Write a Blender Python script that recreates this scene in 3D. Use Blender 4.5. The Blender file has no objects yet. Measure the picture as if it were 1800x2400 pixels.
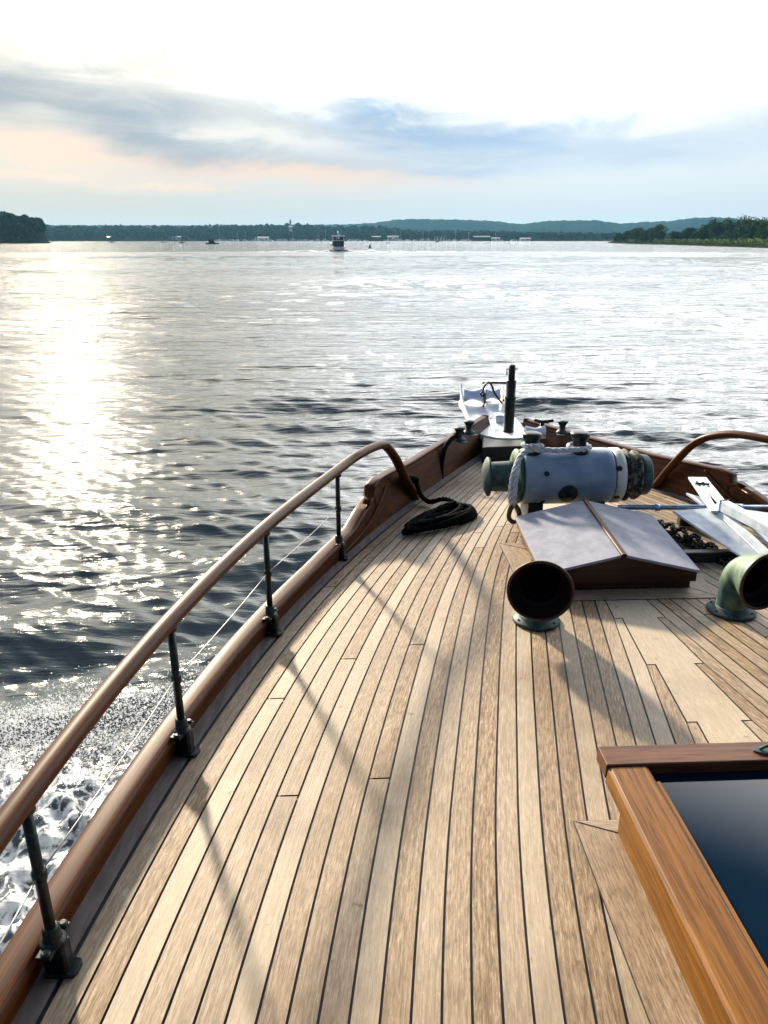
import bpy, math, random
import numpy as np
from mathutils import Vector, Matrix
R = math.radians
random.seed(7)
rng = np.random.default_rng(11)
SC = bpy.context.scene
COL = SC.collection

# ------------------------------------------------------------------ camera, sun, sky, exposure
SUN_AZ, SUN_EL = -21.6, 22.0          # degrees, azimuth clockwise from the bow (+Y)
cam = bpy.data.cameras.new('camera')
cam.sensor_fit = 'VERTICAL'; cam.sensor_height = 24.0; cam.lens = 24.0 * 1733 / 2400
cam.clip_start = 0.05; cam.clip_end = 20000
camo = bpy.data.objects.new('camera', cam); COL.objects.link(camo)
camo.location = (-1.284, 0.0, 3.2)
camo.rotation_euler = (R(90 - 20.27), 0, R(-2.6))
SC.camera = camo
SC.view_settings.view_transform = 'Standard'; SC.view_settings.look = 'None'
SC.view_settings.exposure = 1.62; SC.view_settings.gamma = 1.0
SC.view_settings.use_curve_mapping = False
SC.cycles.sample_clamp_direct = 7.0       # a sensor clips every sparkle on its own
SC.cycles.sample_clamp_indirect = 3.0

sl = bpy.data.lights.new('sun', 'SUN'); sl.energy = 4.2; sl.angle = R(3.7); sl.color = (1.0, 0.86, 0.66)
so = bpy.data.objects.new('sun', sl); COL.objects.link(so)
so.rotation_euler = (R(90 - SUN_EL), 0, R(180 - SUN_AZ)); so.location = (-20, 50, 60)
_d = Vector((math.sin(R(SUN_AZ)) * math.cos(R(SUN_EL)), math.cos(R(SUN_AZ)) * math.cos(R(SUN_EL)), math.sin(R(SUN_EL))))
so.rotation_euler = (-_d).to_track_quat('-Z', 'Y').to_euler()

class NT:
    """small node-building helper"""
    def __init__(s, tree): s.t = tree; s.n = tree.nodes; s.l = tree.links
    def node(s, typ, **kw):
        n = s.n.new(typ)
        for k, v in kw.items(): setattr(n, k, v)
        return n
    def put(s, sock, val):
        if hasattr(val, 'is_linked') or isinstance(val, bpy.types.NodeSocket): s.l.new(val, sock)
        else: sock.default_value = val
    def m(s, op, a, b=None, c=None, clamp=False):
        n = s.node('ShaderNodeMath', operation=op, use_clamp=clamp)
        for i, v in enumerate((a, b, c)):
            if v is not None: s.put(n.inputs[i], v)
        return n.outputs[0]
    def mix(s, f, a, b, blend='MIX'):
        n = s.node('ShaderNodeMix', data_type='RGBA', blend_type=blend)
        s.put(n.inputs[0], f)
        for i, v in ((6, a), (7, b)):
            s.put(n.inputs[i], v if not isinstance(v, tuple) else (*v, 1.0)[:4])
        return n.outputs[2]
    def sstep(s, x, a, b):
        n = s.node('ShaderNodeMapRange', interpolation_type='SMOOTHSTEP')
        s.put(n.inputs[0], x); n.inputs[1].default_value = a; n.inputs[2].default_value = b
        n.inputs[3].default_value = 0; n.inputs[4].default_value = 1
        return n.outputs[0]
    def xyz(s, x, y, z):
        n = s.node('ShaderNodeCombineXYZ')
        for i, v in enumerate((x, y, z)): s.put(n.inputs[i], v)
        return n.outputs[0]
    def noise(s, vec, scale, detail=4, rough=0.55, dist=0.0, typ='FBM'):
        n = s.node('ShaderNodeTexNoise', noise_dimensions='3D')
        n.inputs['Scale'].default_value = scale; n.inputs['Detail'].default_value = detail
        n.inputs['Roughness'].default_value = rough; n.inputs['Distortion'].default_value = dist
        s.l.new(vec, n.inputs['Vector']); return n.outputs['Fac']
    def mapping(s, vec, scale=(1, 1, 1), loc=(0, 0, 0), rot=(0, 0, 0)):
        n = s.node('ShaderNodeMapping'); s.l.new(vec, n.inputs[0])
        n.inputs['Location'].default_value = loc; n.inputs['Rotation'].default_value = rot; n.inputs['Scale'].default_value = scale
        return n.outputs[0]

def build_world():
    w = bpy.data.worlds.new('World'); SC.world = w; w.use_nodes = True
    t = NT(w.node_tree); t.n.clear()
    tc = t.node('ShaderNodeTexCoord')
    sep = t.node('ShaderNodeSeparateXYZ'); t.l.new(tc.outputs['Generated'], sep.inputs[0])
    x, y, z = sep.outputs
    sky = t.node('ShaderNodeTexSky', sky_type='NISHITA'); sky.sun_disc = False
    sky.sun_elevation = R(SUN_EL); sky.sun_rotation = R(SUN_AZ); sky.air_density = 1.0; sky.dust_density = 1.5
    el = t.m('MULTIPLY', t.m('ARCSINE', z), 57.2958)
    az = t.m('MULTIPLY', t.m('ARCTAN2', x, y), 57.2958)
    def fbm(sx, sy, off, detail=5, rough=.55, dist=.6):
        v = t.xyz(t.m('MULTIPLY', az, sx), t.m('MULTIPLY', el, sy), off)
        return t.noise(v, 1.0, detail, rough, dist)
    n1 = fbm(.05, .17, 1.3, 6, .55, .9)       # big soft masses
    n2 = fbm(.06, .45, 7.7, 6, .6, .8)        # long streaks
    n3 = fbm(.03, .12, 4.1, 3, .5, .3)
    n4 = fbm(.17, .5, 9.4, 6, .62, 1.0)       # wisps
    side = t.sstep(az, -24.0, 22.0)           # 0 on the sun's side, 1 far from it
    aw = t.m('ADD', t.m('ADD', az, t.m('MULTIPLY', t.m('SUBTRACT', n3, .5), 16.0)), t.m('MULTIPLY', t.m('SUBTRACT', n4, .5), 7.0))
    ew = t.m('ADD', t.m('ADD', el, t.m('MULTIPLY', t.m('SUBTRACT', n1, .5), 3.6)), t.m('MULTIPLY', t.m('SUBTRACT', n4, .5), 1.5))
    def puff(a0, e0, sa, se, tilt=0.):
        da = t.m('MULTIPLY', t.m('SUBTRACT', aw, a0), 1 / sa)
        de = t.m('MULTIPLY', t.m('ADD', t.m('SUBTRACT', ew, e0), t.m('MULTIPLY', t.m('SUBTRACT', aw, a0), tilt)), 1 / se)
        r2 = t.m('ADD', t.m('MULTIPLY', da, da), t.m('MULTIPLY', de, de))
        return t.m('POWER', 2.718, t.m('MULTIPLY', r2, -1.0))
    def cover(lst):
        o = None
        for w_, *p in lst:
            q = t.m('MULTIPLY', puff(*p), w_); o = q if o is None else t.m('ADD', o, q)
        return t.m('MINIMUM', o, 1.0)
    # pale streaky ground of the low sky, greyer towards the horizon
    col = t.mix(side, (.53, .56, .56), (.72, .79, .84))
    low = t.mix(side, (.37, .45, .49), (.60, .69, .76))
    col = t.mix(t.sstep(t.m('ADD', el, t.m('MULTIPLY', t.m('SUBTRACT', n2, .5), 2.5)), 4.4, 1.4), col, low)
    # blue-grey cloud masses
    dark = cover([(1.0, -19., 8.3, 7., 1.5, .05), (1.0, -10.5, 6.8, 4.6, 1.9), (.75, -6., 5.0, 9., .8), (1.0, 1.2, 7.9, 3.0, 1.2, .12), (.6, 4.5, 6.4, 4.5, 1.0),
                  (.75, 12., 6.6, 5.5, 1.1), (.45, 7., 4.8, 4.5, .7), (.5, 24., 8.2, 6., .6), (.4, 22., 5.6, 6., 1.0)])
    dark = t.m('MULTIPLY', dark, t.sstep(n2, .15, .52))
    col = t.mix(dark, col, t.mix(side, (.145, .25, .36), (.31, .52, .80)))
    # pale and pink lit streaks
    lit = t.m('MULTIPLY', cover([(1.0, -5.5, 6.9, 3.8, .7, .06), (.6, -17., 7.6, 3., .5), (.8, 23., 6.9, 4., .5), (.5, 9., 8.0, 4., .5)]), .8)
    col = t.mix(lit, col, t.mix(side, (.76, .75, .69), (.93, .96, .97)))
    pink = t.m('MULTIPLY', cover([(1.0, -20., 5.4, 7.5, 1.1, .05), (1.0, -4., 4.3, 8.5, .8, .03), (.8, -22., 3.7, 4., .45), (.8, -13., 3.2, 4., .4)]), .95)
    col = t.mix(t.m('MULTIPLY', pink, .85), col, (.82, .61, .50))
    e2 = t.m('ADD', t.m('ADD', el, t.m('MULTIPLY', az, .040)), t.m('ADD', t.m('MULTIPLY', t.m('SUBTRACT', n1, .5), 4.2), t.m('MULTIPLY', t.m('SUBTRACT', n4, .5), 3.0)))
    # bright veil above
    veilf = t.m('POWER', t.sstep(e2, 6.6, 11.4), 2.8)
    sx_, sy_, sz_ = _d
    dot = t.m('ADD', t.m('ADD', t.m('MULTIPLY', x, sx_), t.m('MULTIPLY', y, sy_)), t.m('MULTIPLY', z, sz_))
    ang = t.m('MULTIPLY', t.m('ARCCOSINE', t.m('MINIMUM', dot, 1.0)), 57.2958)
    glow = t.m('POWER', 2.718, t.m('MULTIPLY', ang, -1 / 3.6))
    veil = t.mix(t.sstep(ang, 9, 27), (2.3, 2.12, 1.75), (5.2, 5.2, 5.15))
    cream = t.m('MULTIPLY', t.m('MULTIPLY', t.sstep(t.m('ADD', n4, t.m('MULTIPLY', n2, .6)), .56, .88), t.sstep(el, 14.5, 11.5)), t.sstep(az, 2., -12.))
    veil = t.mix(t.m('MULTIPLY', cream, .96), veil, (.82, .78, .67))
    # the veil thins towards the zenith and astern
    back = t.sstep(y, .45, -.15)
    col = t.mix(veilf, col, veil)
    col = t.mix(t.sstep(el, 33, 42), col, (.11, .21, .38))
    col = t.mix(back, col, (.15, .20, .29))
    glow = t.m('MULTIPLY', t.m('MULTIPLY', glow, 2.4), t.m('ADD', .12, t.m('MULTIPLY', veilf, .88)))
    gl = t.mix(1.0, (1.0, .86, .58), t.xyz(glow, glow, glow), 'MULTIPLY')
    col = t.mix(1.0, col, gl, 'ADD')
    # scale cloud radiance to the sky texture's range (background strength 0.1, exposure 1.5)
    k = 10.0 / 2.83
    col = t.mix(1.0, col, (k, k, k), 'MULTIPLY')
    out_c = t.mix(.975, sky.outputs[0], col)
    bg = t.node('ShaderNodeBackground'); bg.inputs[1].default_value = 0.1
    t.l.new(out_c, bg.inputs[0])
    o = t.node('ShaderNodeOutputWorld'); t.l.new(bg.outputs[0], o.inputs[0])
build_world()

# ------------------------------------------------------------------ mesh helpers
class MB:
    def __init__(s): s.v = []; s.f = []; s.mi = []; s.sm = []; s.uv = []; s.ti = []
    def add(s, V, F, mat=0, smooth=False, uv=None, tint=0.0):
        o = len(s.v); s.v += [tuple(p) for p in V]
        for i, f in enumerate(F):
            s.f.append([o + k for k in f]); s.mi.append(mat); s.sm.append(smooth)
            s.uv.append(uv[i] if uv else None); s.ti.append(tint)
        return s
    def box(s, c, size, M=None, mat=0):
        hx, hy, hz = [q / 2 for q in size]; c = Vector(c)
        V = [Vector((a * hx, b * hy, d * hz)) for d in (-1, 1) for b in (-1, 1) for a in (-1, 1)]
        if M: V = [M @ p for p in V]
        return s.add([p + c for p in V], [(0, 2, 3, 1), (4, 5, 7, 6), (0, 1, 5, 4), (2, 6, 7, 3), (0, 4, 6, 2), (1, 3, 7, 5)], mat)
    def prism(s, outline, z0, z1, M=None, mat=0, smooth=False):
        n = len(outline)
        V = [Vector((p[0], p[1], z0)) for p in outline] + [Vector((p[0], p[1], z1)) for p in outline]
        if M: V = [M @ p for p in V]
        F = [tuple(range(n - 1, -1, -1)), tuple(range(n, 2 * n))]
        s.add(V, F, mat)
        o = len(s.v) - 2 * n
        for i in range(n):
            j = (i + 1) % n
            s.f.append([o + i, o + j, o + n + j, o + n + i]); s.mi.append(mat); s.sm.append(smooth); s.uv.append(None); s.ti.append(0)
        return s
    def sweep(s, path, prof, mat=0, smooth=True, up=(0, 0, 1), caps=True, closed=True, scales=None, loop=False):
        P = [Vector(p) for p in path]; n = len(P); m = len(prof); up = Vector(up)
        V = []; L = 0; Ls = []
        for i in range(n):
            a = P[(i - 1) % n] if loop else P[max(i - 1, 0)]; b = P[(i + 1) % n] if loop else P[min(i + 1, n - 1)]
            t = (b - a).normalized(); lat = t.cross(up).normalized(); u = lat.cross(t)
            if i: L += (P[i] - P[i - 1]).length
            Ls.append(L); sc = scales[i] if scales else (1, 1)
            for q in prof: V.append(P[i] + lat * q[0] * sc[0] + u * q[1] * sc[1])
        pl = [0]
        for j in range(m):
            q, r = prof[j], prof[(j + 1) % m]; pl.append(pl[-1] + math.hypot(r[0] - q[0], r[1] - q[1]))
        F = []; UV = []
        for i in range(n if loop else n - 1):
            i2 = (i + 1) % n
            for j in range(m if closed else m - 1):
                j2 = (j + 1) % m
                F.append((i * m + j, i * m + j2, i2 * m + j2, i2 * m + j))
                l2 = Ls[i2] if i2 else L
                UV.append([(pl[j], Ls[i]), (pl[j + 1], Ls[i]), (pl[j + 1], l2), (pl[j], l2)])
        s.add(V, F, mat, smooth, UV)
        if caps and closed and not loop:
            o = len(s.v) - len(V)
            for f in (list(range(m)), [(n - 1) * m + j for j in range(m - 1, -1, -1)]):
                s.f.append([o + k for k in f]); s.mi.append(mat); s.sm.append(False); s.uv.append(None); s.ti.append(0)
        return s
    def tube(s, path, r, n=12, mat=0, caps=True, loop=False, smooth=True):
        P = [Vector(p) for p in path]; N = len(P)
        rr = r if isinstance(r, (list, tuple)) else [r] * N
        T = []
        for i in range(N):
            a = P[(i - 1) % N] if loop else P[max(i - 1, 0)]; b = P[(i + 1) % N] if loop else P[min(i + 1, N - 1)]
            T.append((b - a).normalized())
        nrm = T[0].orthogonal().normalized(); V = []; Ls = [0]
        for i in range(N):
            if i:
                nrm = (nrm - T[i] * nrm.dot(T[i]));
                nrm = nrm.normalized() if nrm.length > 1e-6 else T[i].orthogonal().normalized()
                Ls.append(Ls[-1] + (P[i] - P[i - 1]).length)
            bn = T[i].cross(nrm)
            for k in range(n):
                a = 2 * math.pi * k / n
                V.append(P[i] + (nrm * math.cos(a) + bn * math.sin(a)) * rr[i])
        F = []; UV = []
        for i in range(N if loop else N - 1):
            i2 = (i + 1) % N
            for k in range(n):
                k2 = (k + 1) % n
                F.append((i * n + k, i * n + k2, i2 * n + k2, i2 * n + k))
                c = 2 * math.pi * rr[i] / n; l2 = Ls[i2] if i2 else Ls[-1]
                UV.append([(k * c, Ls[i]), (k * c + c, Ls[i]), (k * c + c, l2), (k * c, l2)])
        s.add(V, F, mat, smooth, UV)
        if caps and not loop:
            o = len(s.v) - len(V)
            for f in (list(range(n - 1, -1, -1)), [(N - 1) * n + j for j in range(n)]):
                s.f.append([o + k for k in f]); s.mi.append(mat); s.sm.append(False); s.uv.append(None); s.ti.append(0)
        return s
    def lathe(s, prof, M=None, n=32, mat=0, smooth=True):
        V = []; F = []
        for (r, z) in prof:
            for k in range(n):
                a = 2 * math.pi * k / n; p = Vector((r * math.cos(a), r * math.sin(a), z)); V.append(M @ p if M else p)
        for i in range(len(prof) - 1):
            for k in range(n):
                k2 = (k + 1) % n; F.append((i * n + k, i * n + k2, (i + 1) * n + k2, (i + 1) * n + k))
        s.add(V, F, mat, smooth)
        o = len(s.v) - len(V)
        for f, r in ((list(range(n - 1, -1, -1)), prof[0][0]), ([(len(prof) - 1) * n + j for j in range(n)], prof[-1][0])):
            if r > 1e-5: s.f.append([o + k for k in f]); s.mi.append(mat); s.sm.append(False); s.uv.append(None); s.ti.append(0)
        return s
    def build(s, name, mats, parent=None, bevel=0.0, origin=None, auto=True):
        org = Vector((0, 0, 0)); p = parent
        if parent is not None:
            while p is not None: org += Vector(p.location); p = p.parent
        loc = Vector((0, 0, 0))
        if parent is None and origin is not None: loc = Vector(origin); org = loc
        me = bpy.data.meshes.new(name)
        me.from_pydata([Vector(v) - org for v in s.v], [], s.f)
        mats = mats if isinstance(mats, (list, tuple)) else [mats]
        for m in mats: me.materials.append(m)
        me.polygons.foreach_set('material_index', s.mi); me.polygons.foreach_set('use_smooth', s.sm)
        if any(u is not None for u in s.uv):
            ul = me.uv_layers.new(name='UVMap'); buf = []
            for f, u in zip(s.f, s.uv):
                for k in range(len(f)): buf += list(u[k]) if u else [0, 0]
            ul.data.foreach_set('uv', buf)
        if any(s.ti):
            at = me.attributes.new('tint', 'FLOAT', 'FACE'); at.data.foreach_set('value', [float(q) for q in s.ti])
        me.update()
        o = bpy.data.objects.new(name, me); COL.objects.link(o); o.location = loc
        if parent is not None: o.parent = parent
        if bevel > 0:
            b = o.modifiers.new('bevel', 'BEVEL'); b.width = bevel; b.segments = 2; b.limit_method = 'ANGLE'; b.angle_limit = R(40)
        return o

def thing(name, label, cat, loc=(0, 0, 0), group=None):
    o = bpy.data.objects.new(name, None); COL.objects.link(o); o.location = loc; o.empty_display_size = .1
    return tag(o, label, cat, group)
def tag(o, label=None, cat=None, group=None, kind=None):
    if label: o['label'] = label
    if cat: o['category'] = cat
    if group: o['group'] = group
    if kind: o['kind'] = kind
    return o
def dup(root, loc=None, label=None, group=None):
    r = root.copy(); COL.objects.link(r)
    if loc is not None: r.location = loc
    if label: r['label'] = label
    if group: r['group'] = group
    for ch in list(root.children):
        c = ch.copy(); COL.objects.link(c); c.parent = r
        for g in ch.children:
            d = g.copy(); COL.objects.link(d); d.parent = c
    return r
def align(d, at=(0, 0, 0)):
    """matrix taking +Z to direction d, placed at a point"""
    return Matrix.Translation(Vector(at)) @ Vector(d).to_track_quat('Z', 'Y').to_matrix().to_4x4()
def smooth_path(pts, n=8, loop=False):
    P = [Vector(p) for p in pts]; out = []; N = len(P)
    for i in range(N if loop else N - 1):
        if loop: a, b, c, d = P[(i - 1) % N], P[i], P[(i + 1) % N], P[(i + 2) % N]
        else: a, b, c, d = P[max(i - 1, 0)], P[i], P[i + 1], P[min(i + 2, N - 1)]
        for k in range(n):
            t = k / n
            out.append(.5 * ((2 * b) + (c - a) * t + (2 * a - 5 * b + 4 * c - d) * t * t + (3 * b - a - 3 * c + d) * t ** 3))
    if not loop: out.append(P[-1])
    return out
def resample(path, step):
    P = [Vector(p) for p in path]; out = [P[0]]; carry = 0
    for i in range(len(P) - 1):
        a, b = P[i], P[i + 1]; L = (b - a).length
        if L < 1e-9: continue
        d = step - carry
        while d <= L: out.append(a.lerp(b, d / L)); d += step
        carry = L - (d - step)
    return out
def rope(mb, path, r, pitch=None, mat=0, n=6, strands=3):
    """laid rope: strands wound round a path"""
    pitch = pitch or r * 7; P = resample(path, pitch / 9); N = len(P)
    nrm = None; fr = []
    for i in range(N):
        t = (P[min(i + 1, N - 1)] - P[max(i - 1, 0)]).normalized()
        if nrm is None: nrm = t.orthogonal().normalized()
        nrm = (nrm - t * nrm.dot(t)).normalized(); fr.append((nrm.copy(), t.cross(nrm)))
    for k in range(strands):
        pts = []
        for i in range(N):
            a = 2 * math.pi * (k / strands + i / 9); u, w = fr[i]
            pts.append(P[i] + (u * math.cos(a) + w * math.sin(a)) * r * .52)
        mb.tube(pts, r * .56, n, mat)

# ------------------------------------------------------------------ materials
def newmat(name):
    m = bpy.data.materials.new(name); m.use_nodes = True
    t = NT(m.node_tree); b = t.n['Principled BSDF']; return m, t, b
def basic(name, c1, c2=None, rough=.5, metal=0., coat=0., scale=12., stretch=(1, 1, 1), bump=0., bscale=None, r2=None, lo=.35, hi=.65, detail=5, spec=.5):
    m, t, b = newmat(name)
    tc = t.node('ShaderNodeTexCoord'); v = t.mapping(tc.outputs['Object'], stretch)
    n = t.noise(v, scale, detail, .6, .3)
    f = t.sstep(n, lo, hi)
    t.l.new(t.mix(f, c1, c2 or c1), b.inputs['Base Color'])
    if r2 is not None: t.l.new(t.m('ADD', rough, t.m('MULTIPLY', f, r2 - rough)), b.inputs['Roughness'])
    else: b.inputs['Roughness'].default_value = rough
    b.inputs['Metallic'].default_value = metal; b.inputs['Coat Weight'].default_value = coat; b.inputs['Coat Roughness'].default_value = .08
    b.inputs['Specular IOR Level'].default_value = spec
    if bump:
        bp = t.node('ShaderNodeBump'); bp.inputs['Strength'].default_value = 1; bp.inputs['Distance'].default_value = bump
        t.l.new(t.noise(v, bscale or scale * 4, 4), bp.inputs['Height']); t.l.new(bp.outputs[0], b.inputs['Normal'])
    return m
def wood(name, c1, c2, rough, coat, axis=None, grain=60., along=2.0, bump=.0006, tint=False, c3=None, dirt=0., spec=.5):
    """grain runs along the UV's v (or along an object axis)"""
    m, t, b = newmat(name)
    tc = t.node('ShaderNodeTexCoord')
    if axis is None: v = t.mapping(tc.outputs['UV'], (grain, along, 1))
    else: v = t.mapping(tc.outputs['Object'], tuple(along if i == axis else grain for i in range(3)))
    if tint:
        at = t.node('ShaderNodeAttribute', attribute_name='tint'); at.attribute_type = 'GEOMETRY'
        ti = at.outputs['Fac']
        va = t.node('ShaderNodeVectorMath', operation='ADD'); t.l.new(v, va.inputs[0])
        t.l.new(t.xyz(t.m('MULTIPLY', ti, 371.), t.m('MULTIPLY', ti, 53.), t.m('MULTIPLY', ti, 17.)), va.inputs[1]); v = va.outputs[0]
    g = t.noise(v, 1.0, 6, .62, .25); g2 = t.noise(v, 3.7, 3, .6)
    col = t.mix(t.sstep(g, .30, .70), c1, c2)
    col = t.mix(t.m('MULTIPLY', t.sstep(g2, .48, .68), .8), col, tuple(q * .45 for q in c1))
    if tint:
        pv = t.mapping(v, (.9, 7.0, 1)); pore = t.noise(pv, 1.0, 4, .7, .2)
        col = t.mix(t.m('MULTIPLY', t.sstep(pore, .49, .64), .78), col, tuple(q * .42 for q in c1))
        col = t.mix(t.m('MULTIPLY', t.sstep(pore, .46, .34), .5), col, c3)
        col = t.mix(t.m('MULTIPLY', ti, .62), col, c3)
        big = t.noise(tc.outputs['Object'], 1.3, 4, .6)
        col = t.mix(t.m('MULTIPLY', t.sstep(big, .45, .75), dirt), col, tuple(q * .62 for q in c1))
        spots = t.noise(tc.outputs['Object'], 21., 3, .6)
        col = t.mix(t.m('MULTIPLY', t.sstep(spots, .66, .80), dirt), col, tuple(q * .5 for q in c1))
    t.l.new(col, b.inputs['Base Color'])
    t.l.new(t.m('ADD', rough, t.m('MULTIPLY', t.m('SUBTRACT', g, .5), .25)), b.inputs['Roughness'])
    b.inputs['Coat Weight'].default_value = coat; b.inputs['Coat Roughness'].default_value = .1
    b.inputs['Specular IOR Level'].default_value = spec
    bp = t.node('ShaderNodeBump'); bp.inputs['Strength'].default_value = 1; bp.inputs['Distance'].default_value = bump
    t.l.new(t.m('ADD', g, t.m('MULTIPLY', g2, .5)), bp.inputs['Height']); t.l.new(bp.outputs[0], b.inputs['Normal'])
    return m

TEAK = wood('weathered_teak', (.176, .109, .054), (.325, .230, .140), .60, 0., grain=170., along=3.2, bump=.0008, tint=True, c3=(.45, .39, .30), dirt=.65, spec=.3)
TEAK2 = wood('weathered_teak_margin', (.19, .12, .066), (.31, .22, .14), .60, 0., grain=140., along=3.0, bump=.0007, tint=True, c3=(.38, .31, .24), dirt=.5, spec=.4)
CAULK = basic('black_caulking', (.012, .011, .011), (.02, .02, .02), .55)
COVER = basic('covering_board_shade_tone', (.075, .063, .058), (.125, .107, .102), .75, scale=30, stretch=(1, .15, 1), bump=.0006)  # shade of the bulwark is painted into this dark grey
MAHOG = wood('varnished_mahogany', (.036, .0105, .0026), (.082, .026, .0062), .46, .03, spec=.09, grain=55., along=1.6, bump=.0004)
MAHOGX = wood('varnished_mahogany_x', (.17, .055, .018), (.30, .11, .04), .30, .5, axis=0, grain=55., along=2.5, bump=.0005)
AMBER_Y = wood('varnished_teak_y', (.105, .038, .003), (.205, .082, .007), .45, .06, spec=.2, axis=1, grain=60., along=2.2, bump=.0005)
AMBER_X = wood('varnished_teak_x', (.060, .022, .009), (.125, .048, .018), .48, .06, spec=.2, axis=0, grain=60., along=2.2, bump=.0005)
DARKWOOD = wood('dark_varnish', (.018, .005, .003), (.045, .012, .005), .4, .1, spec=.3, axis=0, grain=50., along=2.0)
BRONZE = basic('dark_bronze', (.005, .007, .008), (.016, .024, .024), .45, .6, scale=40, bump=.0006)
VERDI = basic('verdigris_bronze', (.006, .022, .026), (.038, .080, .075), .55, .35, scale=16, bump=.0008, r2=.75)
VENTB = basic('patinated_copper', (.014, .052, .055), (.12, .18, .11), .5, .3, scale=11, bump=.0008, r2=.7, stretch=(1, 1, .55))
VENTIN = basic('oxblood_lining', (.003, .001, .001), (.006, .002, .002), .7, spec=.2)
VENTRIM = basic('copper_rim', (.022, .005, .004), (.045, .012, .010), .5, .3, scale=30)
WHITEP = basic('white_paint', (.66, .68, .70), (.80, .81, .82), .35, coat=.3, scale=9, lo=.3, hi=.6, bump=.0004)
DRUMW = basic('windlass_white_shade_tone', (.16, .235, .33), (.235, .31, .41), .4, coat=.1, spec=.3, scale=7, bump=.0006)  # drum's shaded side and blue sky reflection are mixed into the paint colour
RUSTW = basic('rusty_white', (.55, .56, .52), (.20, .12, .07), .5, scale=14, lo=.55, hi=.72)
CANVAS = basic('hatch_canvas_shade_tone', (.20, .21, .265), (.27, .28, .34), .7, spec=.15, scale=16, bump=.0005, lo=.3, hi=.7)  # white canvas; its shade and bluish reflection are put into the colour
GALV = basic('galvanised_steel', (.36, .44, .54), (.58, .66, .74), .38, .55, scale=26, bump=.0006)
ANCHW = basic('galvanised_white', (.40, .46, .53), (.56, .61, .66), .42, .1, scale=14, bump=.0006)
STEELB = basic('blue_steel_rod', (.16, .24, .36), (.30, .40, .52), .3, .7, scale=20)
ROLLER = basic('roller_plastic', (.50, .60, .80), (.62, .70, .86), .35, scale=10)
BLACKP = basic('black_paint', (.004, .005, .006), (.010, .012, .013), .5, scale=20, bump=.0005, spec=.35)
ROPEW = basic('white_rope', (.34, .37, .42), (.60, .62, .64), .8, scale=60, bump=.0008)
ROPEK = basic('black_rope', (.0022, .0022, .0026), (.005, .005, .006), .85, scale=80, bump=.0008, spec=.06)
LEATHER = basic('brown_leather', (.05, .018, .010), (.11, .045, .025), .55, scale=30, bump=.001)
OLDROPE = basic('weedy_old_rope', (.012, .011, .010), (.15, .135, .11), .85, scale=34, bump=.003, lo=.45, hi=.62)
HULLP = basic('white_hull_paint', (.70, .71, .72), (.78, .79, .80), .3, coat=.3, scale=3)
WIRE = basic('steel_wire', (.16, .16, .16), (.26, .26, .26), .45, .6)
def glassmat():
    m, t, b = newmat('dark_tinted_glass')
    tc = t.node('ShaderNodeTexCoord'); n = t.noise(tc.outputs['Object'], 45, 4, .7)
    t.l.new(t.mix(t.sstep(n, .62, .8), (.001, .007, .017), (.004, .02, .038)), b.inputs['Base Color'])
    b.inputs['Roughness'].default_value = .05; b.inputs['IOR'].default_value = 1.42
    return m
GLASS = glassmat()

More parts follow.
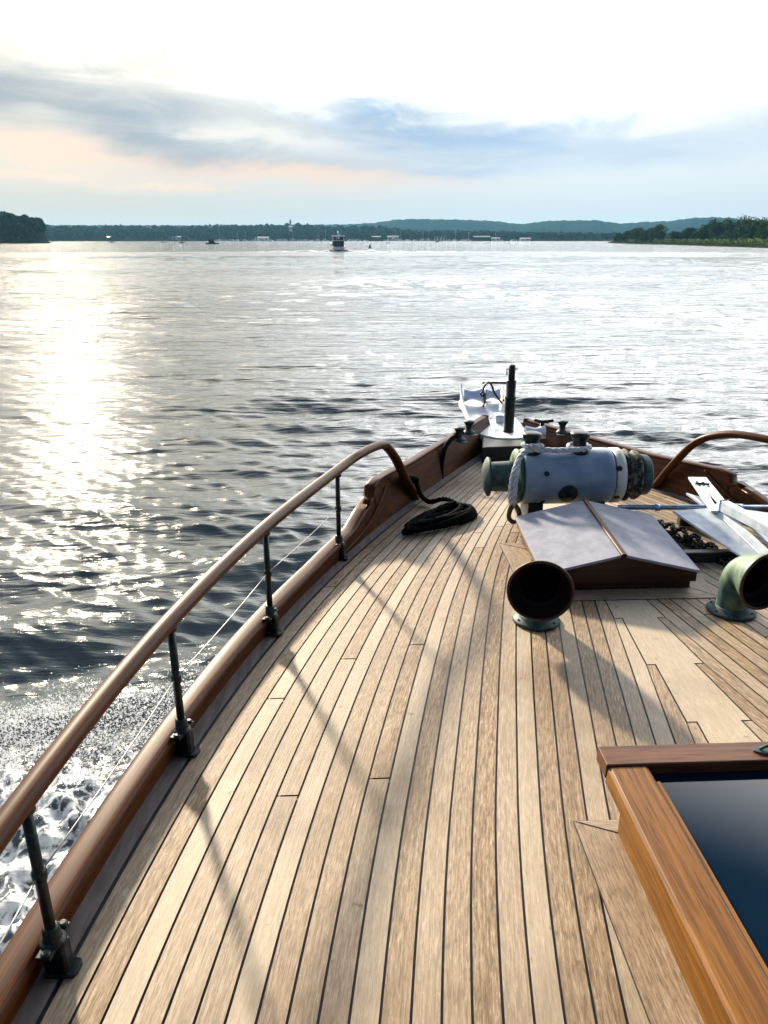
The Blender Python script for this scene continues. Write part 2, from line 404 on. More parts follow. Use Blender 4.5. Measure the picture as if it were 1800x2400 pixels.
# ------------------------------------------------------------------ water
def build_water():
    a0, a1 = R(-60), R(62); na = 960
    r = [1.2]
    while r[-1] < 4000:
        q = r[-1]; st = q * .0062
        if 160 < q < 214: st = .55
        r.append(q + max(st, .035))
    r = np.array(r); nr = len(r); a = np.linspace(a0, a1, na)
    rr, aa = np.meshgrid(r, a, indexing='ij')
    X = rr * np.sin(aa) - 1.0; Y = rr * np.cos(aa) - .5
    cell = np.maximum(np.gradient(r)[:, None] * np.ones_like(aa), rr * (a1 - a0) / na)
    Z = np.zeros_like(X)
    g = np.random.default_rng(5)
    nw = 110
    lam = np.exp(g.uniform(np.log(.15), np.log(2.8), nw))
    th = R(80) + g.normal(0, R(14), nw) * np.where(lam < .55, 2.0, 1.0)                     # crests mostly across the view
    dx = np.zeros_like(X); dy = np.zeros_like(X)
    gust = .75 + .35 * np.sin(X * .21 + 1.1) * np.sin(Y * .13 + .4) + .2 * np.sin(X * .05 - Y * .083)
    kept = np.zeros_like(X); tot = 0.
    for i in range(nw):
        k = 2 * np.pi / lam[i]; amp = .0046 * lam[i] ** .52 * g.uniform(.6, 1.4)
        att = np.clip((lam[i] / cell - 1.8) / 1.6, 0, 1)
        ph = k * (X * np.cos(th[i]) + Y * np.sin(th[i])) + g.uniform(0, 6.283)
        kept += (amp * k * att) ** 2; tot += (amp * k) ** 2
        c = amp * att * gust * (1.0 if lam[i] < 2.5 else .9)
        Z += c * np.cos(ph)
        dx -= .8 * c * np.cos(th[i]) * np.sin(ph); dy -= .8 * c * np.sin(th[i]) * np.sin(ph)
    # bow wave shouldering away from the hull on both sides
    for sx in (-1, 1):
        xl = sx * X
        yc = 6.1 - .36 * (xl - .9) - .02 * (xl - .9) ** 2
        d = Y - yc
        fade = np.clip((xl - .3) / .8, 0, 1) * np.exp(-np.clip(xl - 2, 0, None) / 5.0)
        Z += fade * (.13 * np.exp(-((d + .55) / .34) ** 2) - .10 * np.exp(-((d - .25) / .38) ** 2) + .10 * np.exp(-((d - 1.3) / .5) ** 2) - .06 * np.exp(-((d - 2.1) / .5) ** 2))
        # a second, older set further out
        yc2 = 15.5 - .10 * xl; d2 = Y - yc2
        f2 = np.exp(-((xl - 1.5) / 5.5) ** 2) * (1 + .5 * np.sin(X * 1.3))
        Z += f2 * (.07 * np.exp(-(d2 / .5) ** 2) - .06 * np.exp(-((d2 + 1.2) / .55) ** 2) + .05 * np.exp(-((d2 + 2.6) / .6) ** 2))
    # wake of the boat ahead
    bx, by = TRAWL
    for sx in (-1, 1):
        xl = sx * (X - bx); yc = by - 1.0 - .55 * np.clip(xl - 1.5, 0, None) ** .9 - .8 * np.sin(xl * .35)
        d = Y - yc; f = np.clip(xl / 2, 0, 1) * np.exp(-((np.clip(xl, 0, None)) / 24) ** 2) * (.75 + .35 * np.sin(xl * .9))
        Z += f * .5 * np.exp(-(d / .62) ** 2)
    # foam zone along the port bow
    u = -X - 2.0
    fo = np.clip((4.42 - .12 * np.abs(u) - Y) / .9, 0, 1) * np.clip((X + 5.6) / 1.5, 0, 1) * np.clip((rr < 12) * 1.0, 0, 1)
    fo *= np.clip((-X - .2) / .4, 0, 1)
    bxx = np.abs(X - bx); tr = np.clip((2.6 - bxx) / 1.2, 0, 1) * np.clip((Y - by + 9) / 6, 0, 1) * (Y < by + 1)
    h = np.zeros_like(X)
    mask = fo > 0
    xm, ym = X[mask], Y[mask]; hm = np.zeros_like(xm)
    for i in range(46):
        l = np.exp(g.uniform(np.log(.09), np.log(.7))); t = g.uniform(0, 6.283); k = 2 * np.pi / l
        hm += l ** .8 * .030 * np.abs(np.sin(k * (xm * np.cos(t) + ym * np.sin(t)) * .5 + g.uniform(0, 6.283)
                                     + 1.2 * np.sin(2.1 / l * (xm * np.sin(t) - ym * np.cos(t)) + i)))
    h[mask] = hm - hm.mean() * .8
    Z += fo * h * 1.0 + fo * .05
    fo = np.maximum(fo, tr)
    X = X + dx; Y = Y + dy
    V = np.stack([X, Y, Z], -1).reshape(-1, 3).astype(np.float32)
    idx = np.arange(nr * na).reshape(nr, na)
    q = np.stack([idx[:-1, :-1], idx[:-1, 1:], idx[1:, 1:], idx[1:, :-1]], -1).reshape(-1, 4)[:, ::-1]
    me = bpy.data.meshes.new('water')
    me.vertices.add(len(V)); me.vertices.foreach_set('co', V.ravel())
    me.loops.add(q.size); me.loops.foreach_set('vertex_index', q.ravel().astype(np.int32))
    me.polygons.add(len(q)); me.polygons.foreach_set('loop_start', np.arange(0, q.size, 4, dtype=np.int32))
    me.polygons.foreach_set('use_smooth', np.ones(len(q), bool))
    at = me.attributes.new('foam', 'FLOAT', 'POINT'); at.data.foreach_set('value', fo.reshape(-1).astype(np.float32))
    at = me.attributes.new('sub', 'FLOAT', 'POINT'); at.data.foreach_set('value', np.sqrt(np.clip(1 - kept / tot, 0, 1)).reshape(-1).astype(np.float32))
    at = me.attributes.new('lump', 'FLOAT', 'POINT'); at.data.foreach_set('value', h.reshape(-1).astype(np.float32))
    me.update(calc_edges=True)
    m, t, b = newmat('river_water')
    tc = t.node('ShaderNodeTexCoord'); P = tc.outputs['Object']
    b.inputs['IOR'].default_value = 1.333; b.inputs['Specular IOR Level'].default_value = .5
    fa = t.node('ShaderNodeAttribute', attribute_name='foam'); la = t.node('ShaderNodeAttribute', attribute_name='lump')
    w1 = t.noise(t.mapping(P, (.30, 1.7, 1), rot=(0, 0, R(6))), 7.0, 5, .55, .4)
    w2 = t.noise(t.mapping(P, (.20, 2.0, 1), rot=(0, 0, R(-5))), 1.6, 5, .55, .5)
    w3 = t.noise(t.mapping(P, (.17, 2.2, 1), rot=(0, 0, R(3))), .35, 4, .5, .4)
    sb = t.node('ShaderNodeAttribute', attribute_name='sub').outputs['Fac']
    patch = t.m('ADD', .68, t.m('MULTIPLY', t.sstep(t.noise(t.mapping(P, (.5, 2.4, 1)), .035, 4, .6, .6), .35, .68), .62))
    hh = t.m('ADD', t.m('ADD', 0.0, t.m('MULTIPLY', w2, .052)), t.m('MULTIPLY', w3, .10))
    bp = t.node('ShaderNodeBump'); bp.inputs['Strength'].default_value = 1.0; bp.inputs['Distance'].default_value = 1.0
    hh = t.m('MULTIPLY', t.m('MULTIPLY', hh, patch), t.m('ADD', t.m('ADD', .40, t.m('MULTIPLY', sb, .9)), t.m('MULTIPLY', t.m('POWER', sb, 6.0), 2.4)))
    t.l.new(t.m('ADD', hh, t.m('MULTIPLY', w1, .014)), bp.inputs['Height']); t.l.new(bp.outputs[0], b.inputs['Normal'])
    cells = t.noise(P, 13.0, 6, .7, .8)
    wv = t.node('ShaderNodeVectorMath', operation='MULTIPLY_ADD'); nz = t.node('ShaderNodeTexNoise'); nz.inputs['Scale'].default_value = 3.5; nz.inputs['Detail'].default_value = 4
    t.l.new(P, nz.inputs['Vector']); t.l.new(nz.outputs['Color'], wv.inputs[0]); wv.inputs[1].default_value = (.30, .30, .30); t.l.new(P, wv.inputs[2])
    def lace(sc):
        v = t.node('ShaderNodeTexVoronoi', feature='DISTANCE_TO_EDGE'); v.inputs['Scale'].default_value = sc; t.l.new(wv.outputs[0], v.inputs['Vector']); return v.outputs['Distance']
    lc = t.m('MAXIMUM', t.sstep(lace(4.2), .17, .02), t.m('MULTIPLY', t.sstep(lace(10.), .16, .02), .85))
    ff = t.m('ADD', t.m('MULTIPLY', lc, .50), t.m('MULTIPLY', t.m('SUBTRACT', cells, .5), 1.5))
    ff = t.m('ADD', ff, t.m('ADD', t.m('MULTIPLY', fa.outputs['Fac'], .16), t.m('MULTIPLY', la.outputs['Fac'], 1.6)))
    ff = t.m('MULTIPLY', t.sstep(ff, .28, .84), t.sstep(fa.outputs['Fac'], 0., .25))
    t.l.new(t.mix(ff, (.045, .058, .064), (.52, .55, .57)), b.inputs['Base Color'])
    t.l.new(t.m('ADD', .045, t.m('MULTIPLY', ff, .5)), b.inputs['Roughness'])
    me.materials.append(m)
    o = bpy.data.objects.new('water', me); COL.objects.link(o); tag(o, kind='structure')
TRAWL = (-4.0, 213.0)
build_water()

# ------------------------------------------------------------------ hull form
_TY = np.array([-1.2, .3, 1.163, 1.488, 2.023, 2.779, 3.455, 4.6, 5.373, 5.95])
_TB = np.array([2.13, 2.075, 1.975, 1.932, 1.836, 1.618, 1.347, .793, .335, .0])
_PC = np.polyfit(_TY, _TB, 6)
def hb(y):      # half-breadth of the laid deck
    return float(np.polyval(_PC, y)) if y < 5.95 else 0.
DZ = 1.6
W = .0677
def sc_(y):
    d = y - 1.83
    if d <= 0: return 1.0
    if d <= 1.2: return 1 - .056 * d * d
    return max(.35, 1 - .056 * 1.44 - .134 * (d - 1.2))
def seam(k, y): return hb(y) - k * W * sc_(y)
YS0, YS1 = -.9, 5.72
def build_yacht():
    t = thing('wooden_yacht', 'classic wooden yacht foredeck of sun-bleached teak planks inside varnished bulwarks', 'yacht', (0, 2.4, 0))
    g = .0033
    dk = MB(); ys = list(np.arange(YS0, YS1, .06)) + [YS1]
    # black bed under the planks
    bed = MB(); outl = [(-hb(y) - .02, y) for y in ys] + [(hb(y) + .02, y) for y in reversed(ys)]
    bed.add([(p[0], p[1], DZ - .005) for p in outl], [tuple(range(len(outl)))])
    KO, KI = .117, .081
    def yend(k):
        lo, hi = -3., 6.
        if seam(k, YS1) > KO: return YS1
        lo, hi = YS0, YS1
        if seam(k, lo) < KO: return None
        for _ in range(50):
            md = (lo + hi) / 2
            if seam(k, md) > KO: lo = md
            else: hi = md
        return lo
    fixed = {5: [1.835, 2.615], 9: [1.90, 2.715], 12: [4.05], 2: [2.35], 17: [.95]}
    ends = []
    for side in (-1, 1):
        r = random.Random(3 + side)
        k = 0
        while True:
            ye = yend(k)
            if ye is None or k > 40: break
            y2 = yend(k + 1)
            if y2 is None: y2 = YS0
            if side == -1: ends.append(ye)
            cuts = list(fixed.get(k, [])) if side == -1 else []
            y = YS0 + r.uniform(.3, 1.9)
            while y < min(y2, 5.2):
                if all(abs(y - c) > .55 for c in cuts) and not (side == -1 and .9 < y < 3.2): cuts.append(y)
                y += r.uniform(1.5, 2.4)
            cuts = sorted(c for c in cuts if c < y2 - .15)
            segs = []; a = YS0
            for c in cuts + [None]:
                segs.append((a, c)); a = c
            for (ya, yb) in segs:
                last = yb is None
                top = y2 if last else yb
                yy = [q for q in ys if (ya + .01) < q < top - .01]
                yy = [ya + (g if ya > YS0 else 0)] + yy + [top - (0 if last else g)]
                V = []; UV = []; F = []; o1, o2 = r.uniform(0, 50), r.uniform(0, 50)
                for q in yy:
                    xa, xb = seam(k, q) - g, max(seam(k + 1, q), KO if last and q == top else -9) + g
                    V += [(side * xa, q, DZ), (side * xb, q, DZ)]
                if last and ye > y2 + .01:
                    V += [(side * KO, ye - g, DZ), (side * (KI + g), ye - g, DZ)]
                nrow = len(V) // 2
                for i in range(nrow - 1):
                    f = (2 * i, 2 * i + 1, 2 * i + 3, 2 * i + 2)
                    F.append(f if side == -1 else f[::-1])
                    UV.append([(abs(V[j][0]) + o1 + k * .3 - hb(V[j][1]), V[j][1] + o2) for j in F[-1]])
                tint = r.choice([.02, .1, .2, .3, .45, .55, .7, .85, 1.0]) * .9 + .02
                dk.add(V, F, 0, False, UV, tint)
            k += 1
    # king plank with stepped, nibbed edges
    L = []
    es = sorted(e for e in ends if e < YS1 - .01)
    for i, e in enumerate(es):
        if i == 0: L.append((-KO + g, YS0))
        L.append((-KI + g, e + g)); L.append((-KO + g, e + g))
    L.append((-KO + g, YS1))
    poly = L + [(-x, y) for x, y in reversed(L)]
    dk.add([(x, y, DZ) for x, y in poly], [tuple(reversed(range(len(poly))))], 0, False, [[(poly[j][0] + 30, poly[j][1]) for j in reversed(range(len(poly)))]], .97)
    dko = dk.build('deck', [TEAK], t)
    bed.build('caulking', [CAULK], dko)
    # margin boards round hatch and skylight, mitred, 3 mm proud
    mg = ml = None
    def start():
        nonlocal mg, ml
        mg = MB(); ml = MB()
    def finish():
        o = mg.build('margin_board', [TEAK2], t); ml.build('caulking', [CAULK], o)
    def board(pts, tint, grain_x):
        cx = sum(p[0] for p in pts) / len(pts); cy = sum(p[1] for p in pts) / len(pts)
        q = []
        for p in pts:
            d = math.hypot(p[0] - cx, p[1] - cy); q.append((p[0], p[1]))
        ml.add([(p[0], p[1], DZ + .0015) for p in q], [tuple(range(len(q)))])
        n = len(q); ins = []
        for i in range(n):                       # inset every edge by the seam width
            p0, p1, p2 = Vector(q[i - 1]), Vector(q[i]), Vector(q[(i + 1) % n])
            e1 = (p1 - p0).normalized(); e2 = (p2 - p1).normalized()
            n1 = Vector((-e1.y, e1.x)); n2 = Vector((-e2.y, e2.x)); b = (n1 + n2).normalized()
            ins.append(p1 + b * (.0032 / max(.3, b.dot(n1))))
        mg.add([(p.x, p.y, DZ + .003) for p in ins], [tuple(range(n))], 0, False,
               [[((p.y if grain_x else p.x) + tint * 9, (p.x if grain_x else p.y)) for p in ins]], tint)
    def frame(x0, x1, y0, y1, ix0, ix1, iy0, iy1, tn):
        board([(x0, y0), (ix0, iy0), (ix0, iy1), (x0, y1)], tn[0], False)
        board([(x1, y1), (ix1, iy1), (ix1, iy0), (x1, y0)], tn[1], False)
        board([(x0, y0), (x1, y0), (ix1, iy0), (ix0, iy0)], tn[2], True)
        board([(ix0, iy1), (ix1, iy1), (x1, y1), (x0, y1)], tn[3], True)
    start(); frame(-.47, .47, 3.075, 3.79, -.34, .36, 3.185, 3.70, (.5, .6, .25, .4)); finish(); start()
    board([(-.665, YS0), (-.535, YS0), (-.535, 1.635), (-.655, 1.69)], .12, False)
    board([(.665, YS0), (.655, 1.69), (.535, 1.635), (.535, YS0)], .3, False)
    board([(-.655, 1.69), (-.535, 1.635), (.535, 1.635), (.655, 1.69)], .45, True)
    finish()
    # covering boards
    for s in (-1, 1):
        cb = MB(); V = []; F = []; UV = []
        for i, y in enumerate(ys):
            b = hb(y); n = Vector((1, -(hb(y + .01) - b) / .01)).normalized()
            for o in (.007, .085): V.append((s * (b + n.x * o), y + n.y * o, DZ + .002))
            if i:
                f = (2 * i - 2, 2 * i - 1, 2 * i + 1, 2 * i); F.append(f if s == 1 else f[::-1])
        cb.add(V, F); cb.build('covering_board', [COVER], t)
    # bulwarks: wall + cap rail, stepping up towards the bow
    for s in (-1, 1):
        dy = 0 if s == -1 else .2; drop = 0 if s == -1 else .03
        def hgt(y):
            y -= dy
            return float(np.interp(y, [-1, 3.3, 3.75, 3.95, 4.035, 4.05, 4.12, 4.6, 5.3, 6.2], [.062, .062, .085, .15, .18, .235, .25, .215, .205, .215])) - (drop if y > 4.03 else 0)
        yb = sorted(set(list(np.arange(YS0, 5.93, .05)) + [4.035 + dy, 4.05 + dy, 4.12 + dy, 3.95 + dy]))
        wall = MB(); V = []; N = len(yb)
        prof_n = 4; path = []; sc = []
        for y in yb:
            b = hb(y); n = Vector((1, -(hb(min(y + .01, 5.94)) - b) / .01)).normalized(); h = hgt(y)
            fl = .05 * min(1, max(0, (y - 3.7) / .6)) + .03 * min(1, max(0, (y - 4.5)))
            th = .055
            for (o, z) in ((.058, DZ - .01), (.058 + fl, DZ + h), (.058 + fl + th, DZ + h), (.058 + th, DZ - .01)):
                X = b + n.x * o
                V.append((s * max(X, .004), y + n.y * o, z))
            o = .058 + fl + th / 2
            path.append((s * max(b + n.x * o, .004), y + n.y * o, DZ + h + .008))
        F = []; UV = []; Ld = [0]
        for i in range(1, N): Ld.append(Ld[-1] + (Vector(path[i]) - Vector(path[i - 1])).length)
        for i in range(N - 1):
            for j in range(4):
                j2 = (j + 1) % 4
                f = (4 * i + j, 4 * i + j2, 4 * i + 4 + j2, 4 * i + 4 + j)
                F.append(f[::-1] if s == -1 else f)
                uv = [(j * .1, Ld[i]), (j * .1 + .1, Ld[i]), (j * .1 + .1, Ld[i + 1]), (j * .1, Ld[i + 1])]
                UV.append(uv[::-1] if s == -1 else uv)
        wall.add(V, F, 0, False, UV)
        wo = wall.build('bulwark', [MAHOG], t)
        cap = MB(); pr = []
        for k in range(14):
            a = 2 * math.pi * k / 14; ca, sa = math.cos(a), math.sin(a)
            pr.append((.042 * math.copysign(abs(ca) ** .6, ca), .02 * math.copysign(abs(sa) ** .7, sa)))
        cap.sweep(path, pr, 0, scales=[(1, 1) if y - dy < 3.9 else (1 - .3 * min(1, (y - dy - 3.9) / .3), 1 - .4 * min(1, (y - dy - 3.9) / .3)) for y in yb]); cap.build('cap_rail', [MAHOG], wo)
        # carved scroll on the inner face below the step
        sw = MB(); ysn = [3.62, 3.80, 3.95, 4.05, 4.14, 4.2]; zz = [.02, .04, .075, .12, .17, .205]
        pts = []
        for y, z in zip(ysn, zz):
            y += dy; b = hb(y); n = Vector((1, -(hb(y + .01) - b) / .01)).normalized()
            fl = .05 * min(1, max(0, (y - 3.7) / .6)) * z / .25
            pts.append((s * (b + n.x * (.055 + fl)), y + n.y * (.055 + fl), DZ + z))
        sw.tube(smooth_path(pts, 6), .006, 8); sw.build('scroll_moulding', [MAHOG], wo)
    # hull sides below the deck
    hu = MB(); st = [(.0, 0.), (-.25, .05), (-.8, .14), (-1.3, .25), (-1.75, .34), (-2.4, .5)]
    for s in (-1, 1):
        V = []; F = []; yh = list(np.arange(-6, 6.01, .15))
        for y in yh:
            b = (hb(y) if y > -.9 else 2.1) + .12
            for (dz, fl) in st:
                yr = y - max(0, (y - 3.5) / 2.5) * (-dz) * .45
                V.append((s * max(.01, b - fl * (.5 + .5 * min(1, max(0, y / 5)))), yr, DZ - .01 + dz))
        m = len(st)
        for i in range(len(yh) - 1):
            for j in range(m - 1):
                f = (i * m + j, i * m + j + 1, i * m + m + j + 1, i * m + m + j); F.append(f if s == 1 else f[::-1])
        hu.add(V, F, 0, True)
    hu.build('hull', [HULLP], t)
    # dark breasthook filling the eyes of the bow under the platform
    bh = MB(); bh.prism([(-.30, 5.36), (.20, 5.40), (.16, 5.75), (.03, 6.02), (-.06, 6.02), (-.24, 5.70)], DZ + .001, DZ + .125)
    bh.build('breasthook', [BLACKP], t, bevel=.01)
    stem = MB(); stem.prism([(-.055, 5.9), (.055, 5.9), (.035, 6.16), (-.035, 6.16)], .6, DZ + .13); stem.build('stem', [MAHOG], t, bevel=.01)
build_yacht()

# ------------------------------------------------------------------ rails
def build_rail(s):
    if s == -1:
        posts = [(-2.045, .5), (-1.985, 1.283), (-1.853, 2.054), (-1.642, 2.835), (-1.358, 3.617)]
        arch = [(-1.12, 4.08, 2.098), (-1.075, 4.16, 2.06), (-1.02, 4.25, 1.965), (-.965, 4.36, 1.83), (-.90, 4.50, 1.68), (-.875, 4.56, 1.605)]
        lab = 'long bent varnished handrail on dark posts along the bulwark beside the foam'
    else:
        posts = [(2.045, .5), (1.985, 1.283), (1.853, 2.054), (1.642, 2.835), (1.40, 3.55)]
        arch = [(1.11, 4.05, 2.115), (1.0, 4.27, 2.09), (.91, 4.45, 2.0), (.845, 4.57, 1.84), (.80, 4.67, 1.68), (.785, 4.72, 1.605)]
        lab = 'varnished handrail arching down to the deck behind the white anchor'
    t = thing('handrail', lab, 'handrail', (posts[2][0], posts[2][1], DZ))
    top = 2.094
    pts = [(s * 2.115, -1.2, top), (s * 2.10, -.4, top)] + [(x, y, top) for x, y in posts] + ([(-1.235, 3.87, 2.108)] if s == -1 else [(1.25, 3.82, 2.11)]) + arch
    pr = [(.030 * math.cos(2 * math.pi * k / 16), .0235 * math.sin(2 * math.pi * k / 16)) for k in range(16)]
    mb = MB(); path = smooth_path(pts, 10)
    # frames that follow the arch: use tube for safety, slightly flattened by an oval sweep with lateral kept horizontal
    mb.sweep(path, pr, up=(0.0, 0.25, 1.0)); mb.build('rail', [MAHOG], t)
    for i, (x, y) in enumerate(posts):
        p = MB(); p.tube([(x, y, DZ + .10), (x, y, top - .012)], .0125, 12)
        p.lathe([(.0125, 0), (.02, .006), (.02, .018), (.0125, .024)], Matrix.Translation((x, y, top - .038)), 14)
        p.lathe([(.016, 0), (.017, .02), (.0125, .028)], Matrix.Translation((x, y, DZ + .29 - .014)), 12)
        po = p.build('stanchion', [BRONZE], t)
        n = Vector((s * 1.0, .3 if y > 2 else .12, 0)).normalized(); tg = Vector((-n.y, n.x, 0)); o = Vector((x, y, 0))
        M = Matrix((( tg.x, n.x, 0, x), (tg.y, n.y, 0, y), (0, 0, 1, 0), (0, 0, 0, 1)))
        f = MB(); f.lathe([(.030, 0), (.030, .008), (.021, .014), (.019, .045), (.0145, .05)], Matrix.Translation((x, y, DZ + .088)), 18)
        for a in (-.04, .04):
            f.lathe([(.012, 0), (.012, .006), (.006, .009)], M @ Matrix.Translation((a, -.004, DZ + .094)), 10)
        f.prism([(-.05, -.018), (.05, -.018), (.05, .018), (-.05, .018)], DZ + .084, DZ + .094, M)
        f.prism([(-.020, -.026), (-.012, -.032), (.012, -.032), (.020, -.026), (.016, .026), (-.016, .026)], DZ + .003, DZ + .09, M)
        f.prism([(-.024, -.046), (-.012, -.052), (.012, -.052), (.024, -.046), (.030, .02), (-.030, .02)], DZ + .003, DZ + .014, M)
        f.build('stanchion_base', [BRONZE], po, bevel=.003)
    lw = MB(); pw = [(s * 2.11, -1.0, 1.888)] + [(x, y, 1.889) for x, y in posts]
    for a, b in zip(pw[:-1], pw[1:]):
        A, B = Vector(a), Vector(b)
        lw.tube([A.lerp(B, k / 6) - Vector((0, 0, .008 * math.sin(math.pi * k / 6))) for k in range(7)], .0021, 6)
    lw.build('lifeline', [WIRE], t)
build_rail(-1); build_rail(1)

# ------------------------------------------------------------------ skylight
def build_skylight():
    t = thing('skylight', 'varnished deck skylight with orange-brown frame round a dark blue pane', 'skylight', (0, .8, DZ))
    y1 = 1.765; z = DZ + .2
    for cc, sz in (((-.525, .30, DZ + .083), (.03, 2.68, .16)), ((.525, .30, DZ + .083), (.03, 2.68, .16)), ((0, 1.625, DZ + .083), (1.02, .03, .16))):
        c = MB(); c.box(cc, sz); c.build('coaming', [AMBER_Y], t, bevel=.003)
    for s in (-1, 1):      # sloped-edged side rails
        f = MB()
        q = [(-.578, z - .052), (-.574, z - .008), (-.566, z), (-.468, z), (-.458, z - .006), (-.458, z - .05)]
        V = [(s * a, y, b) for y in (-1.04, y1 - .086) for a, b in q]; n = len(q)
        F = [(i, (i + 1) % n, n + (i + 1) % n, n + i) for i in range(n)] + [tuple(range(n - 1, -1, -1)), tuple(range(n, 2 * n))]
        f.add(V, [g_ if s == -1 else g_[::-1] for g_ in F])
        f.build('side_rail', [AMBER_Y], t, bevel=.002)
    h = MB(); h.box((0, y1 - .042, z - .018), (1.156, .084, .048)); h.build('head_rail', [AMBER_X], t, bevel=.004)
    for s in (-1, 1):
        p = MB(); p.box((s * .449, .30, z - .018), (.014, 2.66, .012)); p.build('glazing_bead', [AMBER_Y], t, bevel=.002)
    gl = MB(); gl.box((0, .285, z - .035), (.914, 2.83, .012)); gl.build('pane', [GLASS], t)
    # oval bronze latch plate on the head rail
    l = MB(); M = Matrix.Translation((-.062, y1 - .045, z + .006))
    l.prism([(.072 * math.cos(a), .021 * math.sin(a)) for a in [2 * math.pi * k / 28 for k in range(28)]], 0, .006, M)
    l.lathe([(.012, 0), (.012, .012), (.006, .015)], M @ Matrix.Translation((.02, 0, .006)), 14)
    l.tube(smooth_path([M @ Vector((-.055, 0, .007)), M @ Vector((-.03, 0, .02)), M @ Vector((.01, 0, .02)), M @ Vector((.025, 0, .012))], 5), .005, 8)
    l.build('latch', [VERDI], t, bevel=.0015)
build_skylight()

# ------------------------------------------------------------------ hatch
def build_hatch():
    t = thing('deck_hatch', 'gabled deck hatch with two white panels toned as in shade and a varnished ridge strip', 'hatch', (0, 3.45, DZ))
    yf, yr = 3.165, 3.80
    def zt(x, y): return DZ + .097 + (y - yf) * .085 + (.378 - abs(x)) * .235
    x0, x1, a, b = -.335, .355, 3.19, 3.69
    pent = [(x0, 0), (x1, 0), (x1, .085), (.01, .16), (x0, .085)]
    for y, y2 in ((a, a + .03), (b - .03, b)):
        c = MB()
        V = [(p[0], yy, DZ + .003 + (p[1] + (yy - yf) * .085 if p[1] else 0)) for yy in (y, y2) for p in pent]
        c.add(V, [(0, 1, 2, 3, 4), (9, 8, 7, 6, 5)] + [(i + 5, (i + 1) % 5 + 5, (i + 1) % 5, i) for i in range(5)])
        c.build('end_coaming', [DARKWOOD], t, bevel=.002)
    for x in (x0 + .015, x1 - .015):
        c = MB(); c.box((x, 3.44, DZ + .058), (.03, .44, .11)); c.build('side_coaming', [AMBER_Y], t, bevel=.002)
    # gable fascia under the lid's fore and aft edges
    for y, y2 in ((yf + .006, yf + .03), (yr - .03, yr - .006)):
        f = MB(); q = [(-.372, -.055), (.372, -.055), (.372, -.006), (0, -.006), (-.372, -.006)]
        V = [(p[0], yy, zt(p[0], yy) + p[1]) for yy in (y, y2) for p in q]
        f.add(V, [(0, 1, 2, 3, 4), (9, 8, 7, 6, 5)] + [(i + 5, (i + 1) % 5 + 5, (i + 1) % 5, i) for i in range(5)])
        f.build('fascia', [DARKWOOD], t, bevel=.002)
    for s in (-1, 1):
        e = MB(); V = [(s * x, y, zt(x, y) + dz) for y in (yf + .03, yr - .03) for x, dz in ((.35, -.055), (.372, -.055), (.372, -.006), (.35, -.006))]
        F = [(0, 1, 2, 3), (7, 6, 5, 4)] + [(i + 4, (i + 1) % 4 + 4, (i + 1) % 4, i) for i in range(4)]
        e.add(V, F if s == 1 else [q[::-1] for q in F])
        e.build('edge_strip', [AMBER_Y], t, bevel=.002)
    for s in (-1, 1):
        p = MB(); x_i, x_o = .012, .385
        V = [(s * x, y, zt(x, y) + dz) for dz in (-.006, .008) for y in (yf, yr) for x in (x_i, x_o)]
        F = [(0, 2, 3, 1), (4, 5, 7, 6), (0, 1, 5, 4), (2, 6, 7, 3), (0, 4, 6, 2), (1, 3, 7, 5)]
        p.add(V, F if s == 1 else [q[::-1] for q in F]); p.build('cover_panel', [CANVAS], t, bevel=.003)
    r = MB(); r.sweep([(0, yf - .003, zt(0, yf) + .005), (0, yr + .003, zt(0, yr) + .005)], [(-.013, -.012), (.013, -.012), (.013, .005), (.008, .009), (-.008, .009), (-.013, .005)], smooth=False)
    r.build('ridge_strip', [MAHOG], t)
build_hatch()

